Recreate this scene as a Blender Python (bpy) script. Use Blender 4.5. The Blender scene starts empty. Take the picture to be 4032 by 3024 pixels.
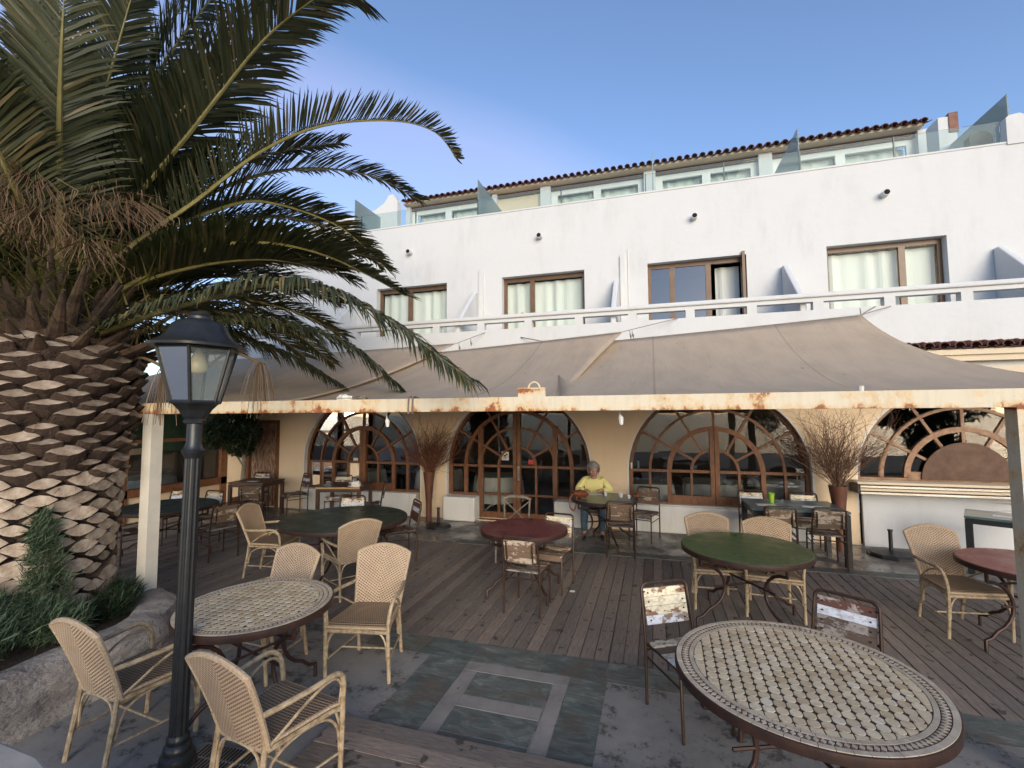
import bpy, bmesh, math, random
from mathutils import Vector, Matrix, geometry, noise
random.seed(7)
R = math.radians
PI = math.pi
scene = bpy.context.scene
col = scene.collection

# ------------------------------------------------------------------ camera
cam_d = bpy.data.cameras.new("camera")
cam = bpy.data.objects.new("camera", cam_d)
col.objects.link(cam)
yaw, pitch, roll = 0.294959, 0.065417, -0.005697
Fw = Vector((-math.sin(yaw) * math.cos(pitch), math.cos(yaw) * math.cos(pitch), math.sin(pitch)))
Rt = Vector((math.cos(yaw), math.sin(yaw), 0))
Up = Rt.cross(Fw)
R2 = Rt * math.cos(roll) + Up * math.sin(roll)
U2 = -Rt * math.sin(roll) + Up * math.cos(roll)
m = Matrix((R2, U2, -Fw)).transposed().to_4x4()
m.translation = Vector((0, 0, 2.1))
cam.matrix_world = m
cam_d.sensor_width = 36
cam_d.lens = 16.387
cam_d.clip_start = 0.05
cam_d.clip_end = 6000
scene.camera = cam

# ------------------------------------------------------------------ light
SUN_EL, SUN_AZ = R(15), R(-62)      # sun direction: azimuth measured from +X towards +Y
CLOUD_N = (-.4855, .4087, -.7728)
w = bpy.data.worlds.new("World")
scene.world = w
w.use_nodes = True
nt = w.node_tree
for n in list(nt.nodes): nt.nodes.remove(n)
sky = nt.nodes.new('ShaderNodeTexSky')
sky.sky_type = 'NISHITA'
sky.sun_disc = False
sky.sun_elevation = SUN_EL
sky.sun_rotation = PI / 2 - SUN_AZ
sky.air_density = 1.0
sky.dust_density = 0.6
sky.ozone_density = 2.2
bg = nt.nodes.new('ShaderNodeBackground')
bg.inputs[1].default_value = 0.132
wo = nt.nodes.new('ShaderNodeOutputWorld')
tint = nt.nodes.new('ShaderNodeMix'); tint.data_type = 'RGBA'; tint.blend_type = 'MULTIPLY'; tint.inputs[0].default_value = 1
tint.inputs[7].default_value = (.96, .94, 1.03, 1)
nt.links.new(sky.outputs[0], tint.inputs[6])
# thin lilac cloud sheet with a soft diagonal edge
tcw = nt.nodes.new('ShaderNodeTexCoord')
nz = nt.nodes.new('ShaderNodeTexNoise'); nz.inputs['Scale'].default_value = 2.2; nz.inputs['Detail'].default_value = 4
nt.links.new(tcw.outputs['Generated'], nz.inputs['Vector'])
dt = nt.nodes.new('ShaderNodeVectorMath'); dt.operation = 'DOT_PRODUCT'; dt.inputs[1].default_value = CLOUD_N
nt.links.new(tcw.outputs['Generated'], dt.inputs[0])
ad = nt.nodes.new('ShaderNodeMath'); ad.operation = 'MULTIPLY_ADD'; ad.inputs[1].default_value = .06
nt.links.new(nz.outputs[0], ad.inputs[0]); nt.links.new(dt.outputs['Value'], ad.inputs[2])
cr = nt.nodes.new('ShaderNodeValToRGB'); ce = cr.color_ramp.elements
ce[0].position = .03; ce[0].color = (0, 0, 0, 1); ce[1].position = .12; ce[1].color = (.21, .21, .21, 1)
e_ = ce.new(.45); e_.color = (.10, .10, .10, 1)
nt.links.new(ad.outputs[0], cr.inputs[0])
cl = nt.nodes.new('ShaderNodeMix'); cl.data_type = 'RGBA'
cl.inputs[7].default_value = (3.5, 3.2, 4.6, 1)
nt.links.new(cr.outputs[0], cl.inputs[0]); nt.links.new(tint.outputs[2], cl.inputs[6])
nt.links.new(cl.outputs[2], bg.inputs[0])
nt.links.new(bg.outputs[0], wo.inputs[0])
sd = bpy.data.lights.new("sun", 'SUN')
sd.energy = 1.5
sd.angle = R(40)
sd.color = (1.0, 0.90, 0.72)
sun = bpy.data.objects.new("sun", sd)
col.objects.link(sun)
sv = Vector((math.cos(SUN_EL) * math.cos(SUN_AZ), math.cos(SUN_EL) * math.sin(SUN_AZ), math.sin(SUN_EL)))
sun.rotation_euler = sv.to_track_quat('Z', 'Y').to_euler()
sun.location = (6, -8, 12)
scene.view_settings.view_transform = 'Standard'
scene.view_settings.look = 'None'
scene.view_settings.exposure = 1.05
scene.view_settings.gamma = 1
scene.view_settings.use_curve_mapping = False

# ------------------------------------------------------------------ materials
def newmat(name):
    m = bpy.data.materials.new(name); m.use_nodes = True
    nt = m.node_tree; b = nt.nodes['Principled BSDF']
    return m, nt, b
def N(nt, t, **k):
    n = nt.nodes.new(t)
    for a, v in k.items(): setattr(n, a, v)
    return n
def L(nt, a, b): nt.links.new(a, b)
def coords(nt, scale=(1, 1, 1), kind='Object', world=False):
    if world:
        g = N(nt, 'ShaderNodeNewGeometry'); out = g.outputs['Position']
    else:
        g = N(nt, 'ShaderNodeTexCoord'); out = g.outputs[kind]
    mp = N(nt, 'ShaderNodeMapping'); mp.inputs['Scale'].default_value = scale
    L(nt, out, mp.inputs[0]); return mp.outputs[0]
def noisen(nt, vec, scale, detail=6, rough=.6):
    n = N(nt, 'ShaderNodeTexNoise'); n.inputs['Scale'].default_value = scale
    n.inputs['Detail'].default_value = detail; n.inputs['Roughness'].default_value = rough
    L(nt, vec, n.inputs['Vector']); return n.outputs[0]
def ramp(nt, fac, stops, interp='LINEAR'):
    r = N(nt, 'ShaderNodeValToRGB'); r.color_ramp.interpolation = interp
    els = r.color_ramp.elements
    while len(els) < len(stops): els.new(.5)
    for e, (p, c) in zip(els, stops):
        e.position = p; e.color = (c[0], c[1], c[2], 1) if not isinstance(c, (int, float)) else (c, c, c, 1)
    L(nt, fac, r.inputs[0]); return r.outputs[0]
def mixc(nt, fac, a, b, mode='MIX'):
    m = N(nt, 'ShaderNodeMix', data_type='RGBA', blend_type=mode)
    for i, v in ((0, fac), (6, a), (7, b)):
        if isinstance(v, (int, float)): m.inputs[i].default_value = v
        elif isinstance(v, tuple): m.inputs[i].default_value = (v[0], v[1], v[2], 1)
        else: L(nt, v, m.inputs[i])
    return m.outputs[2]
def mth(nt, op, a, b=0.0, c=None):
    m = N(nt, 'ShaderNodeMath', operation=op)
    for i, v in enumerate((a, b) if c is None else (a, b, c)):
        if isinstance(v, (int, float)): m.inputs[i].default_value = v
        else: L(nt, v, m.inputs[i])
    return m.outputs[0]
def bump(nt, b, h, s=.3, d=.01):
    bn = N(nt, 'ShaderNodeBump'); bn.inputs['Strength'].default_value = s; bn.inputs['Distance'].default_value = d
    L(nt, h, bn.inputs['Height']); L(nt, bn.outputs[0], b.inputs['Normal'])
def rnd(nt):
    o = N(nt, 'ShaderNodeObjectInfo'); return o.outputs['Random']
def mat(name, c1, c2=None, scale=6, rough=.6, metal=0, bs=.2, bd=.006, var=0, stretch=(1, 1, 1), world=False, lo=.35, hi=.65, spec=.5, bscale=None):
    m, nt, b = newmat(name)
    v = coords(nt, stretch, world=world)
    n = noisen(nt, v, scale)
    c2 = c2 or tuple(x * .7 for x in c1)
    c = ramp(nt, n, [(lo, c1), (hi, c2)])
    if var:
        r = rnd(nt)
        c = mixc(nt, 1.0, c, ramp(nt, r, [(0, (1 - var,) * 3), (1, (1 + var * .6,) * 3)]), 'MULTIPLY')
    L(nt, c, b.inputs['Base Color'])
    b.inputs['Roughness'].default_value = rough; b.inputs['Metallic'].default_value = metal
    b.inputs['Specular IOR Level'].default_value = spec
    if bs:
        bump(nt, b, noisen(nt, v, bscale or scale * 4), bs, bd)
    return m
def plaster(name, c, dirt, amt=.5, bs=.35, rustz=None):
    m, nt, b = newmat(name)
    v = coords(nt, world=True); vs = coords(nt, (1, 1, .25), world=True)
    n1 = noisen(nt, v, .9, 8, .65); n2 = noisen(nt, vs, 3.5, 8, .7)
    k = mth(nt, 'MULTIPLY', ramp(nt, n1, [(.42, 0.0), (.75, 1.0)]), ramp(nt, n2, [(.45, 0.0), (.7, 1.0)]))
    k = mth(nt, 'MULTIPLY', k, amt)
    L(nt, mixc(nt, k, c, dirt), b.inputs['Base Color'])
    b.inputs['Roughness'].default_value = .85; b.inputs['Specular IOR Level'].default_value = .2
    h = mth(nt, 'ADD', noisen(nt, v, 7, 5), mth(nt, 'MULTIPLY', noisen(nt, v, 60, 3), .35))
    bump(nt, b, h, bs, .012)
    return m
M = {}
M['white'] = plaster('white_plaster', (.60, .605, .605), (.38, .365, .34), .5, .4)
M['lowwhite'] = plaster('chipped_white_base', (.78, .77, .73), (.40, .37, .32), .9, .5)
M['ochre'] = plaster('ochre_stucco', (.78, .61, .42), (.62, .44, .26), .7, .8)
M['fascia'] = plaster('cream_fascia', (.66, .55, .40), (.48, .38, .27), .5, .3)
M['jamb'] = plaster('jamb_plaster', (.72, .69, .64), (.5, .45, .38), .6, .3)
M['frame'] = mat('window_wood', (.235, .10, .042), (.13, .052, .023), 9, .5, bs=.3, stretch=(3, 3, 1), world=True, var=.12)
M['frame_pale'] = mat('weathered_window_wood', (.36, .22, .13), (.22, .11, .06), 12, .65, bs=.3, world=True, var=.1)
M['ply'] = mat('brown_board', (.14, .075, .045), (.09, .045, .025), 8, .7, world=True)
M['upframe'] = mat('brown_anodised_frame', (.16, .085, .04), (.11, .06, .03), 5, .4)
M['shutter_wood'] = mat('peeling_door', (.36, .27, .2), (.16, .06, .03), 12, .75, stretch=(4, 4, .6), world=True, lo=.42, hi=.58)
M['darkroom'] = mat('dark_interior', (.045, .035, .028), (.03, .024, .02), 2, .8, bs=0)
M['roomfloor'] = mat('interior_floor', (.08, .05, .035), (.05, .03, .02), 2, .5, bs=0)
M['cloth'] = mat('white_cloth', (.62, .63, .60), (.5, .5, .48), 3, .9)
M['curtain'] = mat('curtain', (.74, .76, .72), (.62, .65, .62), 1.2, .9, stretch=(4, 4, .4), world=True)
M['steel'] = mat('brushed_steel', (.55, .53, .5), (.4, .38, .36), 12, .28, metal=.9, stretch=(.2, 1, 6), bs=.1)
M['black'] = mat('black_plastic', (.018, .018, .02), (.012, .012, .013), 8, .45)
M['lampiron'] = mat('lamp_black_paint', (.019, .020, .021), (.012, .013, .014), 18, .38, bs=.15, bd=.002)
M['tube'] = mat('dark_steel_tube', (.035, .025, .021), (.075, .038, .023), 22, .42, metal=.35, bs=.2, bd=.002)
M['tablesteel'] = mat('rusty_table_steel', (.032, .017, .014), (.058, .026, .018), 12, .5, metal=.25)
M['cane'] = mat('bamboo_cane', (.42, .325, .21), (.18, .12, .068), 26, .38, bs=.25, bd=.003, stretch=(1, 1, 1), lo=.42, hi=.7)
M['wrap'] = mat('cane_wrapping', (.50, .385, .26), (.32, .22, .14), 90, .6, bs=.6, bd=.004)
M['roof'] = mat('terracotta_tile', (.12, .03, .018), (.06, .016, .011), 4, .75, var=.35, bs=.4)
M['grout'] = mat('mosaic_grout', (.06, .035, .027), (.035, .022, .018), 20, .8)
M['rimtile'] = mat('rim_stone', (.55, .47, .36), (.40, .32, .24), 14, .5, bs=.2, var=.1)
M['darktile'] = mat('border_tile', (.19, .11, .09), (.12, .075, .06), 20, .5)
M['soil'] = mat('soil', (.06, .04, .028), (.03, .02, .015), 12, .95, bs=.8, bd=.03)
M['sticker'] = mat('sticker_white', (.75, .72, .66), (.68, .65, .6), 3, .6)
M['stickerred'] = mat('sticker_red', (.55, .08, .06), (.45, .05, .04), 3, .6)
M['paper'] = mat('paper', (.75, .74, .7), (.68, .67, .64), 3, .8)
M['rope'] = mat('rope', (.26, .22, .18), (.14, .11, .09), 60, .9)
M['holeshade'] = mat('hole_shade_black', (.006, .006, .006), (.004, .004, .004), 3, .9, bs=0)  # near-black colour standing in for the shade inside holes
M['ac'] = mat('fan_grille', (.07, .075, .07), (.045, .05, .048), 40, .6)
M['brickred'] = mat('brick_edge', (.24, .12, .085), (.15, .08, .055), 9, .85)
M['vase'] = mat('rusty_vase', (.17, .065, .035), (.09, .035, .022), 7, .6, metal=.2, stretch=(1, 1, .6))
M['twigred'] = mat('reddish_twig', (.20, .075, .04), (.13, .05, .028), 20, .85)
M['twig'] = mat('dry_twig', (.11, .055, .035), (.18, .10, .06), 20, .85)
M['skin'] = mat('skin', (.55, .31, .22), (.48, .25, .18), 20, .5, bs=.05)
M['hair'] = mat('grey_hair', (.40, .38, .36), (.17, .155, .145), 60, .6, bs=.8, bd=.01)
M['sweater'] = mat('yellow_knit', (.88, .80, .34), (.80, .72, .30), 50, .95, bs=.6, bd=.006)
M['jeans'] = mat('jeans', (.10, .15, .20), (.06, .09, .13), 30, .9)
M['leather'] = mat('tan_leather', (.22, .065, .025), (.13, .04, .018), 15, .5)
M['glassesred'] = mat('red_glasses', (.25, .02, .02), None, 10, .3)
M['ceramic'] = mat('white_ceramic', (.78, .77, .74), None, 3, .2, bs=0)
M['green_cup'] = mat('green_cup', (.36, .60, .04), (.25, .48, .03), 14, .45, bs=0)
M['bluetop'] = mat('slate_blue_table_top', (.09, .14, .15), (.06, .10, .11), 4, .3, bs=.05)
M['walnut'] = mat('dark_table_wood', (.10, .045, .025), (.06, .028, .016), 6, .4, stretch=(.6, 6, 1))
M['beech'] = mat('pale_table_edge', (.52, .33, .16), (.4, .25, .12), 6, .5)
M['olivebark'] = mat('pale_bark', (.32, .27, .21), (.2, .16, .12), 14, .9, bs=.8, bd=.02)
M['ledge'] = mat('pale_ledge_stone', (.40, .36, .31), (.30, .27, .24), 5, .85, bs=.4)

def glass_mat(name, tint, ior, rough=.0, wav=0, frost=0.0, minr=0.0):
    m, nt, b = newmat(name); nt.nodes.remove(b)
    out = nt.nodes['Material Output']
    tr = N(nt, 'ShaderNodeBsdfTransparent'); tr.inputs[0].default_value = (*tint, 1)
    gl = N(nt, 'ShaderNodeBsdfGlossy'); gl.inputs['Roughness'].default_value = rough
    gl.inputs[0].default_value = (.95, .95, .95, 1)
    fr = N(nt, 'ShaderNodeFresnel'); fr.inputs[0].default_value = ior
    mx = N(nt, 'ShaderNodeMixShader')
    L(nt, mth(nt, 'MAXIMUM', fr.outputs[0], minr), mx.inputs[0])
    if frost:
        df = N(nt, 'ShaderNodeBsdfTranslucent'); df.inputs[0].default_value = (.62, .68, .68, 1)
        d2 = N(nt, 'ShaderNodeBsdfDiffuse'); d2.inputs[0].default_value = (.46, .57, .59, 1)
        ad = N(nt, 'ShaderNodeMixShader'); ad.inputs[0].default_value = .6
        L(nt, df.outputs[0], ad.inputs[1]); L(nt, d2.outputs[0], ad.inputs[2])
        m2 = N(nt, 'ShaderNodeMixShader'); m2.inputs[0].default_value = frost
        L(nt, tr.outputs[0], m2.inputs[1]); L(nt, ad.outputs[0], m2.inputs[2]); L(nt, m2.outputs[0], mx.inputs[1])
    else:
        L(nt, tr.outputs[0], mx.inputs[1])
    if wav:
        v = coords(nt, world=True); bn = N(nt, 'ShaderNodeBump'); bn.inputs['Strength'].default_value = wav; bn.inputs['Distance'].default_value = .01
        L(nt, noisen(nt, v, 2.5, 1), bn.inputs['Height'])
        L(nt, bn.outputs[0], gl.inputs['Normal'])
    L(nt, gl.outputs[0], mx.inputs[2]); L(nt, mx.outputs[0], out.inputs[0])
    return m
M['pane'] = glass_mat('window_glass', (.88, .89, .87), 1.72, wav=.12, minr=.06)
M['uppane'] = glass_mat('upper_window_glass', (.88, .92, .91), 1.22)
M['skypane'] = glass_mat('reflecting_window_glass', (.45, .5, .52), 2.0, minr=.16)
M['balglass'] = glass_mat('balustrade_glass', (.86, .92, .92), 1.14, frost=.10)
M['partglass'] = glass_mat('frosted_screen_glass', (.76, .85, .86), 1.2, frost=.6)
M['lampglass'] = glass_mat('lantern_glass', (.86, .84, .80), 1.45, rough=.15, frost=.26)

# lamp bulb (off, pale)
M['darksteel'] = mat('dark_clamp', (.10, .12, .12), None, 6, .4, metal=.4)
M['bulb'] = mat('pale_bulb', (.80, .72, .42), (.7, .6, .35), 5, .3, bs=0)

def peeling(name, paint, wood, thr, wood2=None):
    m, nt, b = newmat(name)
    v = coords(nt, (1.5, 2.5, 2.5)); r = rnd(nt)
    mp = N(nt, 'ShaderNodeVectorMath', operation='ADD'); L(nt, v, mp.inputs[0])
    cb = N(nt, 'ShaderNodeCombineXYZ'); rr = mth(nt, 'MULTIPLY', r, 37.0)
    for i in range(3): L(nt, rr, cb.inputs[i])
    L(nt, cb.outputs[0], mp.inputs[1]); v2 = mp.outputs[0]
    n = noisen(nt, v2, 4.5, 9, .68)
    k = ramp(nt, mth(nt, 'ADD', n, mth(nt, 'MULTIPLY', mth(nt, 'SUBTRACT', r, .5), .16)), [(thr - .012, 0.0), (thr + .012, 1.0)])
    g = noisen(nt, coords(nt, (2, 30, 30)), 3, 5)
    wd = mixc(nt, g, wood, wood2 or tuple(x * .45 for x in wood))
    dirty = noisen(nt, v2, 16, 6)
    pt = mixc(nt, ramp(nt, dirty, [(.45, 0.0), (.75, .75)]), paint, tuple(x * .55 for x in wood))
    L(nt, mixc(nt, k, pt, wd), b.inputs['Base Color'])
    b.inputs['Roughness'].default_value = .6
    bump(nt, b, mth(nt, 'SUBTRACT', g, k), .4, .004)
    return m
M['slat_cream'] = peeling('peeling_cream_slat', (.74, .66, .48), (.30, .17, .10), .56)
M['slat_white'] = peeling('peeling_white_slat', (.72, .74, .80), (.33, .24, .17), .55)
M['slat_bare'] = peeling('bare_worn_slat', (.56, .46, .36), (.26, .17, .11), .44)
M['slat_red'] = peeling('redbrown_slat', (.42, .36, .32), (.17, .07, .045), .42)
M['slat_grey'] = peeling('grey_worn_slat', (.34, .30, .27), (.16, .11, .085), .45)

def woven(name, axis, ca, cb_, tall=.6):
    m, nt, b = newmat(name)
    tc = N(nt, 'ShaderNodeTexCoord'); sp = N(nt, 'ShaderNodeSeparateXYZ'); L(nt, tc.outputs['Object'], sp.inputs[0])
    x = sp.outputs[0]; z = sp.outputs[axis]
    ax = mth(nt, 'ABSOLUTE', x)
    s = mth(nt, 'DIVIDE', mth(nt, 'SUBTRACT', z, mth(nt, 'MULTIPLY', ax, tall)), .021)
    fs = mth(nt, 'FRACT', s); fl = mth(nt, 'FLOOR', s)
    u = mth(nt, 'FRACT', mth(nt, 'ADD', mth(nt, 'DIVIDE', x, .019), mth(nt, 'MULTIPLY', fl, .5)))
    gap = mth(nt, 'MULTIPLY', mth(nt, 'GREATER_THAN', fs, .55), mth(nt, 'GREATER_THAN', u, .30))
    n = noisen(nt, tc.outputs['Object'], 9, 4)
    light = mixc(nt, ramp(nt, n, [(.35, 0.0), (.7, 1.0)]), ca, tuple(v * .8 for v in ca))
    light = mixc(nt, 1.0, light, ramp(nt, rnd(nt), [(0, (.78, .78, .80)), (.5, (1, 1, 1)), (1, (1.1, 1.08, 1.02))]), 'MULTIPLY')
    L(nt, mixc(nt, gap, light, cb_), b.inputs['Base Color'])
    b.inputs['Roughness'].default_value = .6
    h = mth(nt, 'ADD', mth(nt, 'SINE', mth(nt, 'MULTIPLY', s, 2 * PI)), mth(nt, 'MULTIPLY', gap, -2.0))
    bump(nt, b, h, .55, .004)
    return m
M['weaveback'] = woven('woven_back', 2, (.54, .40, .28), (.15, .092, .055))
M['weaveseat'] = woven('woven_seat', 1, (.30, .215, .145), (.085, .055, .035), .0)

def beam_mat():
    m, nt, b = newmat('rusty_cream_steel')
    g = N(nt, 'ShaderNodeNewGeometry'); sp = N(nt, 'ShaderNodeSeparateXYZ'); L(nt, g.outputs['Position'], sp.inputs[0])
    v = coords(nt, (1, 1, .8), world=True)
    n = noisen(nt, v, 7, 10, .72); n2 = noisen(nt, v, 1.1, 3)
    edge = ramp(nt, mth(nt, 'ABSOLUTE', mth(nt, 'SUBTRACT', sp.outputs[2], 2.205)), [(.03, 0.0), (.085, 1.0), (.10, 0.0)])
    t = mth(nt, 'ADD', mth(nt, 'ADD', n, mth(nt, 'MULTIPLY', edge, .15)), mth(nt, 'MULTIPLY', mth(nt, 'SUBTRACT', n2, .5), .28))
    k = ramp(nt, t, [(.60, 0.0), (.66, 1.0)])
    halo = ramp(nt, t, [(.48, 0.0), (.64, .8)])
    c = mixc(nt, halo, (.66, .58, .43), (.64, .38, .13))
    rust = mixc(nt, noisen(nt, v, 30, 4), (.42, .12, .03), (.16, .045, .02))
    c = mixc(nt, k, c, rust)
    st = ramp(nt, noisen(nt, coords(nt, (9, 9, .8), world=True), 3, 5), [(.45, 0.0), (.8, .35)])
    c = mixc(nt, st, c, (.45, .36, .26))
    L(nt, c, b.inputs['Base Color']); b.inputs['Roughness'].default_value = .65
    bump(nt, b, mth(nt, 'ADD', n, k), .35, .004)
    return m
M['beam'] = beam_mat()
M['post'] = mat('cream_post_paint', (.64, .60, .52), (.54, .50, .43), 3, .6, world=True, bs=.1)

def xyz(nt, i):
    g = N(nt, 'ShaderNodeNewGeometry'); sp = N(nt, 'ShaderNodeSeparateXYZ'); L(nt, g.outputs['Position'], sp.inputs[0]); return sp.outputs[i]
def sail_mat():
    m, nt, b = newmat('taupe_sail_cloth')
    v = coords(nt, (1, .25, 1), world=True)
    n = noisen(nt, v, 5, 6)
    sm = mth(nt, 'FRACT', mth(nt, 'MULTIPLY', xyz(nt, 0), .62))
    seam = mth(nt, 'LESS_THAN', sm, .012)
    c = mixc(nt, ramp(nt, n, [(.4, 0.0), (.7, 1.0)]), (.80, .69, .56), (.72, .62, .50))
    c = mixc(nt, mth(nt, 'MULTIPLY', seam, .35), c, (.40, .33, .25))
    spt = noisen(nt, coords(nt, world=True), 14, 2)
    c = mixc(nt, ramp(nt, spt, [(.735, 0.0), (.76, .7)]), c, (.22, .18, .14))
    out = nt.nodes['Material Output']
    L(nt, c, b.inputs['Base Color']); b.inputs['Roughness'].default_value = .9; b.inputs['Specular IOR Level'].default_value = .1
    tl = N(nt, 'ShaderNodeBsdfTranslucent'); L(nt, c, tl.inputs[0])
    mx = N(nt, 'ShaderNodeMixShader'); mx.inputs[0].default_value = .6
    L(nt, b.outputs[0], mx.inputs[1]); L(nt, tl.outputs[0], mx.inputs[2]); L(nt, mx.outputs[0], out.inputs[0])
    bump(nt, b, noisen(nt, coords(nt, (3, .35, 1), world=True), 5, 6, .7), .6, .03)
    return m
M['sail'] = sail_mat()

def wood_deck():
    m, nt, b = newmat('weathered_deck_board')
    v = coords(nt, (1, 1, 1), world=True)
    r = rnd(nt)
    tc = N(nt, 'ShaderNodeTexCoord')
    mp = N(nt, 'ShaderNodeMapping'); mp.inputs['Scale'].default_value = (40, 3, 10); L(nt, tc.outputs['Object'], mp.inputs[0])
    g = ramp(nt, noisen(nt, mp.outputs[0], 2, 8, .78), [(.36, 0.0), (.62, 1.0)])
    n = noisen(nt, v, 2.2, 9, .75)
    c = mixc(nt, g, (.28, .24, .212), (.125, .103, .092))
    c = mixc(nt, ramp(nt, n, [(.4, 0.0), (.72, .6)]), c, (.175, .163, .152))
    c = mixc(nt, 1.0, c, ramp(nt, r, [(0, (.66, .64, .64)), (.3, (.9, .9, .9)), (.6, (1, .97, .95)), (1, (1.28, 1.2, 1.14))]), 'MULTIPLY')
    sp = ramp(nt, noisen(nt, v, 9, 3, .5), [(.635, 0.0), (.665, .8)])
    c = mixc(nt, sp, c, (.035, .03, .028))
    L(nt, c, b.inputs['Base Color']); 
    L(nt, ramp(nt, n, [(.3, .45), (.7, .75)]), b.inputs['Roughness'])
    bump(nt, b, g, .35, .004)
    return m
M['deck'] = wood_deck()

def concrete(name, a, b_, dark, wet=False):
    m, nt, b = newmat(name)
    v = coords(nt, world=True)
    n = noisen(nt, v, 1.6, 9, .7); n2 = noisen(nt, v, 7, 10, .8)
    c = mixc(nt, ramp(nt, n, [(.35, 0.0), (.65, 1.0)]), a, b_)
    k = ramp(nt, mth(nt, 'ADD', mth(nt, 'MULTIPLY', n2, .6), mth(nt, 'MULTIPLY', n, .4)), [(.515, 0.0), (.56, .9)])
    c = mixc(nt, k, c, dark)
    L(nt, c, b.inputs['Base Color'])
    if wet:
        L(nt, ramp(nt, n, [(.42, .12), (.58, .55)]), b.inputs['Roughness'])
    else:
        b.inputs['Roughness'].default_value = .75
    bump(nt, b, noisen(nt, v, 25, 6), .35, .006)
    return m
M['concrete'] = concrete('stained_concrete', (.26, .25, .238), (.165, .165, .165), (.055, .052, .052))
M['wetfloor'] = concrete('damp_terrace_floor', (.24, .225, .205), (.155, .145, .132), (.075, .07, .065), True)
def slate():
    m, nt, b = newmat('green_slate')
    v = coords(nt, world=True)
    w1 = N(nt, 'ShaderNodeTexNoise'); w1.inputs['Scale'].default_value = 3.5; w1.inputs['Detail'].default_value = 10; w1.inputs['Roughness'].default_value = .75; w1.inputs['Distortion'].default_value = 1.6
    mp = N(nt, 'ShaderNodeMapping'); mp.inputs['Scale'].default_value = (1, 2.6, 1); mp.inputs['Rotation'].default_value = (0, 0, .5); L(nt, v, mp.inputs[0]); L(nt, mp.outputs[0], w1.inputs['Vector'])
    c = ramp(nt, w1.outputs[0], [(.3, (.045, .058, .062)), (.47, (.085, .102, .10)), (.57, (.13, .15, .145)), (.70, (.26, .28, .265))])
    c = mixc(nt, ramp(nt, noisen(nt, v, 2.5, 8, .7), [(.5, 0.0), (.62, .7)]), c, (.10, .078, .062))
    c = mixc(nt, 1.0, c, ramp(nt, rnd(nt), [(0, (.8, .85, .88)), (1, (1.12, 1.1, 1.05))]), 'MULTIPLY')
    L(nt, c, b.inputs['Base Color']); b.inputs['Roughness'].default_value = .55
    bump(nt, b, w1.outputs[0], .3, .006)
    return m
M['slate'] = slate()
M['band'] = mat('pale_stone_band', (.27, .255, .24), (.19, .18, .17), 5, .7, world=True, var=.08)
M['rock'] = mat('planter_rock', (.34, .31, .285), (.17, .15, .14), 2.6, .85, world=True, stretch=(1, 1, 2.2), bs=1.0, bd=.05, bscale=7)

def tile_field():
    m, nt, b = newmat('field_stone_tile')
    r = rnd(nt)
    c = ramp(nt, r, [(0, (.46, .35, .22)), (.3, (.60, .49, .33)), (.6, (.68, .57, .40)), (.85, (.50, .40, .27)), (1, (.72, .63, .48))])
    v = coords(nt, world=True)
    c = mixc(nt, ramp(nt, noisen(nt, v, 30, 6), [(.5, 0.0), (.75, .55)]), c, (.24, .17, .12))
    L(nt, c, b.inputs['Base Color']); b.inputs['Roughness'].default_value = .45
    bump(nt, b, noisen(nt, v, 80, 3), .15, .002)
    return m
M['tile'] = tile_field()
def tiled_colour(name, a, b_, grout):
    m, nt, b = newmat(name)
    tc = N(nt, 'ShaderNodeTexCoord'); br = N(nt, 'ShaderNodeTexBrick')
    mp = N(nt, 'ShaderNodeMapping'); mp.inputs['Rotation'].default_value = (0, 0, .5); L(nt, tc.outputs['Object'], mp.inputs[0]); L(nt, mp.outputs[0], br.inputs[0])
    br.inputs['Scale'].default_value = 1; br.inputs['Brick Width'].default_value = .042; br.inputs['Row Height'].default_value = .026; br.inputs['Mortar Size'].default_value = .002
    br.inputs[1].default_value = (*a, 1); br.inputs[2].default_value = (*b_, 1); br.inputs[3].default_value = (*grout, 1)
    n = noisen(nt, tc.outputs['Object'], 5, 6)
    c = mixc(nt, ramp(nt, n, [(.4, 0.0), (.8, .5)]), br.outputs[0], grout)
    sc = noisen(nt, coords(nt, (1, 9, 1)), 7, 9, .8)
    c = mixc(nt, ramp(nt, sc, [(.56, 0.0), (.68, .45)]), c, tuple(min(1, v * 2.2 + .03) for v in a))
    L(nt, c, b.inputs['Base Color']); L(nt, ramp(nt, n, [(.3, .22), (.7, .55)]), b.inputs['Roughness'])
    bump(nt, b, br.outputs[1], -.2, .002)
    return m
M['greentop'] = tiled_colour('green_mosaic_top', (.075, .125, .05), (.055, .10, .042), (.045, .07, .032))
M['darkgreentop'] = tiled_colour('dark_green_mosaic_top', (.028, .045, .026), (.02, .034, .02), (.018, .026, .017))
M['redtop'] = tiled_colour('dark_red_mosaic_top', (.13, .026, .032), (.085, .018, .022), (.19, .075, .075))
M['pinkredtop'] = tiled_colour('faded_red_mosaic_top', (.24, .07, .07), (.20, .06, .06), (.27, .11, .10))

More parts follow.
